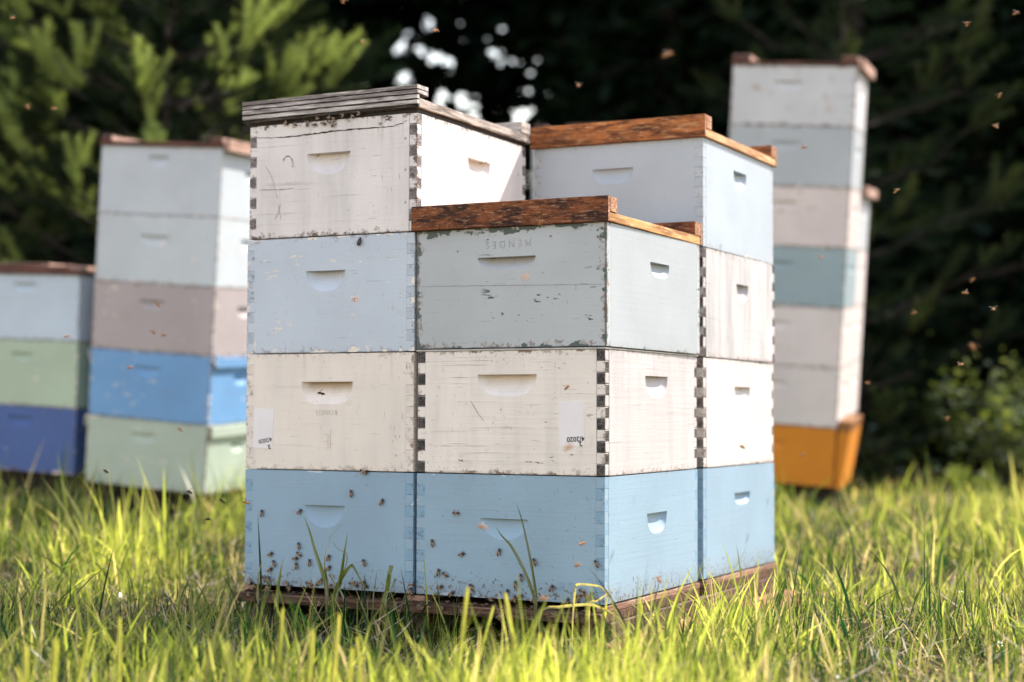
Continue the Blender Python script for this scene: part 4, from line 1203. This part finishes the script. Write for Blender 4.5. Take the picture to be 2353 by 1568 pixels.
def spline(P, n=22):
    out = []
    P = [P[0] * 2 - P[1]] + P + [P[-1] * 2 - P[-2]]
    seg = len(P) - 3
    for i in range(n):
        t = i / (n - 1) * seg; k = min(int(t), seg - 1); f = t - k
        a, b, c, d = P[k:k + 4]
        out.append(.5 * ((2 * b) + (c - a) * f + (2 * a - 5 * b + 4 * c - d) * f * f + (3 * b - a - 3 * c + d) * f ** 3))
    return out
def tuft(label, yplane, blist, conv):
    """blist: (points in picture units, width m, tint, straw, blunt)"""
    base = None; items = []
    for pts, w, ti, stw, bl in blist:
        P = [on_front(*conv(*q), yplane + .006 * (i % 2)) for i, q in enumerate(pts)]
        g = P[0].copy(); g.z = gh(g.x, g.y) - .005; g.x = (g.x + P[0].x) / 2
        if P[0].z > g.z + .01: P = [g] + P
        if base is None: base = g
        items.append((P, w, ti, stw, bl))
    root = empty('grass_tuft', Matrix.Translation(base)); tag(root, label, 'grass', 'tall grass tufts in front of the boxes')
    for P, w, ti, stw, bl in items:
        bm = bmesh.new(); tl = bm.verts.layers.float.new('tint'); sl = bm.verts.layers.float.new('straw')
        ribbon(bm, [q - base for q in spline(P)], w, tl, sl, ti, stw, bl)
        bm_obj('blade', bm, root, [TB], recalc=False)
c3 = lambda X, Y: k3(X, Y)
tuft('tall green grass tuft with one folded blade before the left blue box', -.075,
     [([(500, 1420), (492, 1330), (440, 1170), (402, 1040), (370, 960)], .0075, .35, 0, False),
      ([(498, 1425), (500, 1330), (489, 1250), (487, 1175)], .0050, .3, 0, False),
      ([(545, 1430), (575, 1330), (597, 1180), (618, 1048)], .0075, .25, 0, False),
      ([(500, 1400), (487, 1270), (492, 1180), (530, 1065), (600, 990)], .0015, .5, .7, False),
      ([(565, 1320), (590, 1290), (615, 1180), (560, 1140), (530, 1100)], .0018, .3, .2, False),
      ([(530, 1440), (560, 1350), (600, 1280), (637, 1238), (650, 1245), (685, 1310), (735, 1395)], .0072, .3, 0, False),
      ([(600, 1440), (540, 1330), (515, 1285), (560, 1295)], .0035, .3, .3, False)], c3)
tuft('blunt-tipped green grass blade and thin stalk right of the folded tuft', -.06,
     [([(822, 1450), (838, 1370), (850, 1290), (862, 1236)], .0085, .35, 0, True),
      ([(760, 1430), (768, 1360), (782, 1262)], .0025, .3, .1, False)], c3)
tuft('pair of straight grass blades at the left of the left blue box', -.10,
     [([(212, 1470), (225, 1380), (240, 1280), (260, 1185)], .0065, .45, .1, False),
      ([(112, 1480), (112, 1380), (118, 1290), (137, 1210)], .0040, .4, .4, False),
      ([(330, 1500), (365, 1400), (395, 1335)], .0045, .5, 0, False)], c3)
tuft('two long thin blades forming a V before the front blue box', -.07,
     [([(1672, 1450), (1672, 1400), (1640, 1200), (1597, 1000), (1562, 885)], .0052, .15, 0, False),
      ([(1668, 1450), (1655, 1390), (1590, 1230), (1530, 1125), (1480, 1070), (1447, 1018)], .0062, .2, .1, False)], c3)
k5 = lambda X, Y: (1235 + .1709 * X, 1292.6 + .1709 * Y)
tuft('kinked blade bent flat with straw tip at the front corner of the pallet', -.11,
     [([(470, 830), (485, 600), (505, 380), (520, 310), (560, 295), (700, 303), (830, 325), (900, 380), (960, 480), (1060, 650), (1170, 850), (1240, 950)], .0040, .6, .45, False),
      ([(40, 680), (300, 600), (600, 570), (760, 580), (900, 640), (1060, 720), (1170, 860), (1230, 960)], .0050, .55, .4, False),
      ([(870, 960), (895, 760), (920, 600), (932, 400)], .0070, .75, 0, False),
      ([(700, 600), (800, 520), (930, 430), (1090, 330)], .0030, .4, .7, False),
      ([(1350, 900), (1400, 650), (1380, 520), (1355, 420)], .0048, .7, 0, False),
      ([(1520, 820), (1530, 500), (1528, 240)], .0042, .6, .1, False),
      ([(1600, 720), (1690, 450), (1755, 190)], .0040, .5, .1, False)], k5)
# light, soft blades in the foreground
def fg(u, v, dep, h, w, az, cu):
    p = at_depth(u, v, dep)
    base = Vector((p.x, p.y, gh(p.x, p.y)))
    L_ = (p.z - base.z)
    d = RTh * math.cos(az) * cu
    P = [base - d * 1.0, base - d * .5 + Vector((0, 0, L_ * .55)), p - d * .05, p]
    return P
def fg_tuft(label, specs):
    root = None
    for (u, v, dep, w, cu, ti, stw) in specs:
        P = fg(u, v, dep, 0, w, 0, cu)
        if root is None:
            root = empty('grass_tuft', Matrix.Translation(P[0])); b0 = P[0].copy(); tag(root, label, 'grass', 'sunlit foreground tufts')
        bm = bmesh.new(); tl = bm.verts.layers.float.new('tint'); sl = bm.verts.layers.float.new('straw')
        ribbon(bm, [q - b0 for q in spline(P)], w, tl, sl, ti, stw, False)
        bm_obj('blade', bm, root, [TB], recalc=False)
fg_tuft('bright blurred grass blades standing before the middle of the pallet', [(1075, 1358, 2.55, .0065, .02, .8, .1), (1160, 1372, 2.6, .0075, -.03, .75, .2), (1240, 1460, 2.55, .006, .01, .9, .1), (1135, 1400, 2.7, .005, .04, .8, 0)])
fg_tuft('bright blurred blade standing alone before the left stack', [(780, 1418, 2.5, .0065, .012, .9, .2), (820, 1470, 2.5, .005, -.01, .9, .1)])
fg_tuft('blurred yellow-green blades in the lower left corner', [(60, 1490, 2.3, .0075, .0, .9, .1), (130, 1475, 2.3, .0080, .01, .9, 0), (275, 1425, 2.5, .0065, .0, .8, .1), (210, 1450, 2.5, .0055, .03, .8, 0), (40, 1540, 2.2, .006, -.02, .8, .1)])
fg_tuft('blurred yellow-green blades left of the middle foreground', [(650, 1405, 2.6, .0060, .01, .7, .1), (720, 1455, 2.45, .0065, .01, .85, .1), (810, 1495, 2.35, .007, .01, .9, 0), (520, 1480, 2.5, .005, -.01, .7, .1), (575, 1520, 2.3, .006, .02, .9, .1)])

# ------------------------------------------------------------------ trees
def tube(bm, pts, radii, seg=7, mi=0):
    prev = None
    for i, p in enumerate(pts):
        a = pts[max(0, i - 1)]; b = pts[min(len(pts) - 1, i + 1)]; d = (b - a).normalized()
        x = d.orthogonal().normalized(); y = d.cross(x)
        ring = [bm.verts.new(p + (x * math.cos(2 * math.pi * k / seg) + y * math.sin(2 * math.pi * k / seg)) * radii[i]) for k in range(seg)]
        if prev:
            for k in range(seg): bm.faces.new((prev[k], prev[(k + 1) % seg], ring[(k + 1) % seg], ring[k])).material_index = mi
        prev = ring

def shoot_template(L_=.27, R0=.038, n=200, w=.0036, seed=1):
    """bottlebrush of needles round a twig along +x"""
    g = np.random.default_rng(seed)
    t = g.random(n); a = g.uniform(0, 6.283, n)
    base = np.stack([t * L_, np.zeros(n), np.zeros(n)], 1)
    ln = R0 * (1.25 - .45 * t) * g.uniform(.8, 1.15, n)
    dirv = np.stack([np.full(n, .85), np.cos(a), np.sin(a)], 1); dirv /= np.linalg.norm(dirv, axis=1)[:, None]
    tip = base + dirv * ln[:, None] * 1.45
    sd_ = np.cross(dirv, g.normal(size=(n, 3))); sd_ /= np.linalg.norm(sd_, axis=1)[:, None]
    V = np.stack([base - sd_ * w / 2, base + sd_ * w / 2, tip], 1).reshape(-1, 3)
    return V, n
SH = [shoot_template(seed=s) for s in range(4)]

def pine_tree(name, pos, height, crown, label, whorls, seed, dens=1.0, shoot_scale=1.0, tint=.5, z0=.15, group='pines at the edge of the wood', sh_w=1.0):
    g = random.Random(seed)
    root = empty(name, Matrix.Translation(pos)); tag(root, label, 'tree', group)
    bm = bmesh.new()
    lean = Vector((g.uniform(-.1, .1), g.uniform(-.1, .1), 0))
    tp = [Vector((0, 0, -.1)) + (lean * (i / 8) + Vector((0, 0, height * i / 8))) for i in range(9)]
    tube(bm, tp, [.007 * height ** .9 * (1 - i / 8.6) for i in range(9)], 9)
    bm_obj('trunk', bm, root, [BARK])
    bb = bmesh.new(); Vs = []; tints = []
    for k in range(whorls):
        f = k / max(1, whorls - 1); z = z0 + (height * .96 - z0) * f
        rad = crown * (1 - f) ** .75 * (0.55 + .45 * min(1, f * 5)) + .12
        nb = g.randint(5, 7); a0 = g.uniform(0, 6.28)
        for b in range(nb):
            a = a0 + b * 6.283 / nb + g.uniform(-.25, .25)
            r = rad * g.uniform(.75, 1.12)
            d = Vector((math.cos(a), math.sin(a), 0)); start = Vector((0, 0, z)) + lean * (z / height)
            pts = [start + d * (r * t) + Vector((0, 0, r * (.18 * t + .28 * t * t) * g.uniform(.6, 1.2))) for t in (0, .33, .66, 1)]
            tube(bb, pts, [.012 * (1 - .2) + .003, .009, .006, .003], 5)
            ns = int((2 + r * 9) * dens)
            for q in range(ns):
                t = g.uniform(.25, 1) ** .7
                i = min(2, int(t * 3)); ff = t * 3 - i; p = pts[i].lerp(pts[min(3, i + 1)], min(1, ff))
                sidea = a + g.choice((-1, 1)) * g.uniform(.2, 1.2) * (1.15 - t)
                dv = Vector((math.cos(sidea), math.sin(sidea), g.uniform(.15, .9) if t > .6 else g.uniform(-.1, .5))).normalized()
                if q == 0: p = pts[3]; dv = (d + Vector((0, 0, .55))).normalized()
                tw = g.uniform(.05, .28) * r
                p2 = p + dv * tw * (0 if q == 0 else 1)
                if q: tube(bb, [p, p2], [.004, .002], 4)
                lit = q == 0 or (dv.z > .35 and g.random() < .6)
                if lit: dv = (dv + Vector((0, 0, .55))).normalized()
                base_t = g.uniform(.65, 1) * tint * 1.3 if lit else g.uniform(0, .06)  # upright shoots coloured as sunlit, the others dark as in shade
                for fan in range(3 if lit else 1):
                    dv2 = dv if fan == 0 else (dv + Vector((g.uniform(-.6, .6), g.uniform(-.6, .6), g.uniform(-.2, .45)))).normalized()
                    S, n = SH[g.randint(0, 3)]
                    A_ = np.array(dv2.to_track_quat('X', 'Z').to_matrix()) * shoot_scale * (g.uniform(.45, 1.0) if lit else g.uniform(.8, 1.2))
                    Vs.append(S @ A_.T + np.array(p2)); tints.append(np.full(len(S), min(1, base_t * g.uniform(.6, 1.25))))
    for q in range(int(whorls * 16)):
        z = g.uniform(z0, height * .97); a = g.uniform(0, 6.283); r = crown * (1 - z / height) ** .75 * g.uniform(.0, .55)
        dv = Vector((math.cos(a), math.sin(a), g.uniform(-.2, .6))).normalized()
        S, n = SH[g.randint(0, 3)]
        A_ = np.array(dv.to_track_quat('X', 'Z').to_matrix()) * shoot_scale * 1.25
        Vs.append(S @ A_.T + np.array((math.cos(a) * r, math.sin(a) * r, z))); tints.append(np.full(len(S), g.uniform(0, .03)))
    tag(bm_obj('branches', bb, root, [BARK], recalc=False), kind='stuff')
    V = np.concatenate(Vs); F = np.arange(len(V)).reshape(-1, 3)
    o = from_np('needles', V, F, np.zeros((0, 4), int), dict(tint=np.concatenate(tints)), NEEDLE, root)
    tag(o, kind='stuff')
    return root
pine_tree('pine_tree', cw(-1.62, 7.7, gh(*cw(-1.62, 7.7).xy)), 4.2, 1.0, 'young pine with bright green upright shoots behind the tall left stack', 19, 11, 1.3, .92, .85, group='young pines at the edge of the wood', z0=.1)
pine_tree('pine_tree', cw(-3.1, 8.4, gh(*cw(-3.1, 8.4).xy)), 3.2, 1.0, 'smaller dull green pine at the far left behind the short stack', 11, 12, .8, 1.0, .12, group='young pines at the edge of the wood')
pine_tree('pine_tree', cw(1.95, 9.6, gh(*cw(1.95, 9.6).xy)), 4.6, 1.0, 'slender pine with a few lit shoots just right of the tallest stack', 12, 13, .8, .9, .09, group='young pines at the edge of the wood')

def leaf_cards(n, sampler, size, g, asp=.45):
    C = sampler(n); n = len(C)
    d = g.normal(size=(n, 3)); d[:, 2] *= .45; d /= np.linalg.norm(d, axis=1)[:, None]
    s = np.cross(d, g.normal(size=(n, 3))); s /= np.linalg.norm(s, axis=1)[:, None]
    L_ = size * g.uniform(.6, 1.4, n)[:, None]; W_ = L_ * asp
    V = np.stack([C - d * L_ / 2, C + s * W_ / 2, C + d * L_ / 2, C - s * W_ / 2], 1).reshape(-1, 3)
    F = np.arange(n * 4).reshape(-1, 4)
    return V, F
def conifer(pos, height, crown, label, n, seed, size=.16, tint=.3, group='dark conifers of the wood', mat=None, z0=.1, name='conifer'):
    g = np.random.default_rng(seed); rg = random.Random(seed)
    root = empty(name, Matrix.Translation(pos)); tag(root, label, 'tree', group)
    bm = bmesh.new(); tube(bm, [Vector((0, 0, -.1 + height * i / 6)) for i in range(7)], [.025 * height ** .8 * (1 - i / 6.4) for i in range(7)], 8)
    bm_obj('trunk', bm, root, [BARK])
    bb = bmesh.new(); ends = []
    nw = int(height / .38)
    for k in range(nw):
        f = (k + .5) / nw; z = z0 + (height - z0) * f; r = crown * (1 - f) ** .8 + .15
        for b in range(7):
            a = rg.uniform(0, 6.283); rr = r * rg.uniform(.7, 1.1); d = Vector((math.cos(a), math.sin(a), 0))
            P = [Vector((0, 0, z)), Vector((0, 0, z)) + d * rr * .5 + Vector((0, 0, .05 * rr)), Vector((0, 0, z)) + d * rr - Vector((0, 0, .16 * rr))]
            tube(bb, P, [.014, .009, .003], 4); ends.append((P, rr))
    tag(bm_obj('branches', bb, root, [BARK], recalc=False), kind='stuff')
    E0 = np.array([[p[:] for p in P] for P, _ in ends]); wts = np.array([r for _, r in ends]); wts = wts / wts.sum()
    def smp(n):
        i = g.choice(len(E0), n, p=wts); t = g.random(n)[:, None] ** .6
        P = E0[i]; q = np.where(t < .5, P[:, 0] + (P[:, 1] - P[:, 0]) * t * 2, P[:, 1] + (P[:, 2] - P[:, 1]) * (t * 2 - 1))
        q = q + g.normal(size=(n, 3)) * np.array([.10, .10, .07]) * (1 + t)
        q[:, 2] -= np.abs(g.normal(0, .07, n)); return q
    V, F = leaf_cards(n, smp, size, g)
    tn = np.repeat(np.clip(g.normal(tint, .25, len(F)), 0, 1), 4)
    o = from_np('foliage', V, np.zeros((0, 3), int), F, dict(tint=tn), mat or DARKLEAF, root); tag(o, kind='stuff')
    return root
specs = [(-4.6, 11.2, 6.5, 1.5, 'dark conifer at the far left edge'), (-3.0, 12.6, 8.0, 1.7, 'dark conifer behind the smaller left pine'), (-2.25, 11.0, 7.0, 1.15, 'dark conifer right behind the bright young pine'),
         (1.2, 12.6, 8.5, 1.35, 'dark conifer behind the bright orange-brown lid'),
         (2.4, 11.6, 7.5, 1.4, 'dark conifer behind the tallest stack'), (3.5, 12.4, 8.0, 1.5, 'dark conifer rising behind the right-hand bush'), (4.7, 12.3, 7.0, 1.5, 'dark conifer at the right edge of the view'),
         (6.6, 13.4, 9.5, 1.8, 'tall dark conifer added out of view on the right to shade the wood')]  # last one added outside the view so its shadow darkens the wood
for i, (la, de, hh, cr, lb) in enumerate(specs):
    p = cw(la, de); conifer(Vector((p.x, p.y, gh(p.x, p.y))), hh, cr, lb, int(5200 * cr), 100 + i)

# far-off wood that reads as one mass, thin where two crowns fail to meet
def wood_mass():
    g = np.random.default_rng(9)
    def smp(n):
        la = g.uniform(-10, 10, n); de = g.uniform(13.3, 17.5, n); z = g.random(n) ** .85 * 9.0
        # clumpy
        nz = np.array([mnoise.noise(Vector((a * .9, b * .9, c * 1.1))) for a, b, c in zip(la, de, z)])
        keep = g.random(n) < np.clip(.9 + 1.0 * nz, .5, 1)
        # the gap between two crowns, open to the sky
        k = de / 14.0
        gx = (la / k + .44) / 1.12; gz = ((z - .37) / k + .37 - 3.05) / .92
        r2 = gx ** 2 + gz ** 2 + 1.7 * np.array([mnoise.noise(Vector((a * 2.6, c * 4.2, 5))) for a, c in zip(la, z)])
        n2 = np.array([mnoise.noise(Vector((a * 4.6 / q, c * 6.5 / q, 11))) + .5 * mnoise.noise(Vector((a * 10 / q, c * 12 / q, 3))) for a, c, q in zip(la, z, k)])
        keep &= (r2 > 1.0) | (n2 > .10) | (g.random(n) < .03)
        la, de, z = la[keep], de[keep], z[keep]
        x = CX + RTh.x * la + FWh.x * de; y = CY + RTh.y * la + FWh.y * de
        return np.stack([x, y, z], 1)
    V, F = leaf_cards(230000, smp, .26, g, .65)
    tn = np.repeat(np.clip(g.normal(.25, .25, len(F)), 0, 1), 4)
    o = from_np('distant_wood', V, np.zeros((0, 3), int), F, dict(tint=tn), DARKLEAF)
    tag(o, 'dark mass of the wood behind the first trees with a bright gap of sky', 'trees', kind='stuff')
wood_mass()

# low bush with small lit leaves at the right, and weeds at the wood's edge
def bush(pos, rx, rz, n, label, seed, size=.05, tint=.6, mat=None, group='bushes at the edge of the wood', name='bush'):
    g = np.random.default_rng(seed); rg = random.Random(seed)
    root = empty(name, Matrix.Translation(pos)); tag(root, label, 'bush', group)
    bm = bmesh.new(); tips = []
    for k in range(16):
        a = rg.uniform(0, 6.28); r = rx * rg.uniform(.3, 1); h = rz * rg.uniform(.6, 1.1) * (1 - .35 * (r / rx) ** 2)
        P = [Vector((0, 0, -.02)), Vector((math.cos(a) * r * .4, math.sin(a) * r * .4, h * .55)), Vector((math.cos(a) * r, math.sin(a) * r, h))]
        tube(bm, P, [.010, .006, .002], 5); tips.append([p[:] for p in P])
    tag(bm_obj('stems', bm, root, [BARK], recalc=False), kind='stuff')
    T_ = np.array(tips)
    def smp(n):
        i = g.integers(0, len(T_), n); t = g.random(n)[:, None] ** .55; P = T_[i]
        q = np.where(t < .5, P[:, 0] + (P[:, 1] - P[:, 0]) * t * 2, P[:, 1] + (P[:, 2] - P[:, 1]) * (t * 2 - 1))
        return q + g.normal(size=(n, 3)) * .10 * rx / .6
    V, F = leaf_cards(n, smp, size, g, .6)
    V[:, 2] = np.maximum(V[:, 2], 0.0)
    tn = np.repeat(np.clip(g.normal(tint, .25, len(F)), 0, 1), 4)
    o = from_np('leaves', V, np.zeros((0, 3), int), F, dict(tint=tn), mat or SHRUBLEAF, root); tag(o, kind='stuff')
def gpos(la, de): p = cw(la, de); return Vector((p.x, p.y, gh(p.x, p.y)))
bush(gpos(2.75, 9.0), .60, .80, 1300, 'lit leafy bush at the right before the dark trees', 201)
bush(gpos(3.15, 9.6), .6, .75, 1100, 'second leafy bush at the right edge, deeper in shade', 202, tint=.5)
bush(gpos(2.0, 9.9), .5, .35, 700, 'low dark weeds right of the orange box', 203, tint=.2, size=.06)
bush(gpos(-4.0, 9.5), .6, .7, 900, 'dim bush behind the short stack at the left edge', 204, tint=.3)
bush(gpos(2.55, 7.4), .16, .18, 60, 'small broad-leaved weed at the right edge of the grass', 205, size=.09, tint=.8, group='weeds at the right')
bush(gpos(2.15, 8.0), .2, .14, 70, 'small low weed left of the broad-leaved one at the right', 206, size=.08, tint=.7, group='weeds at the right')
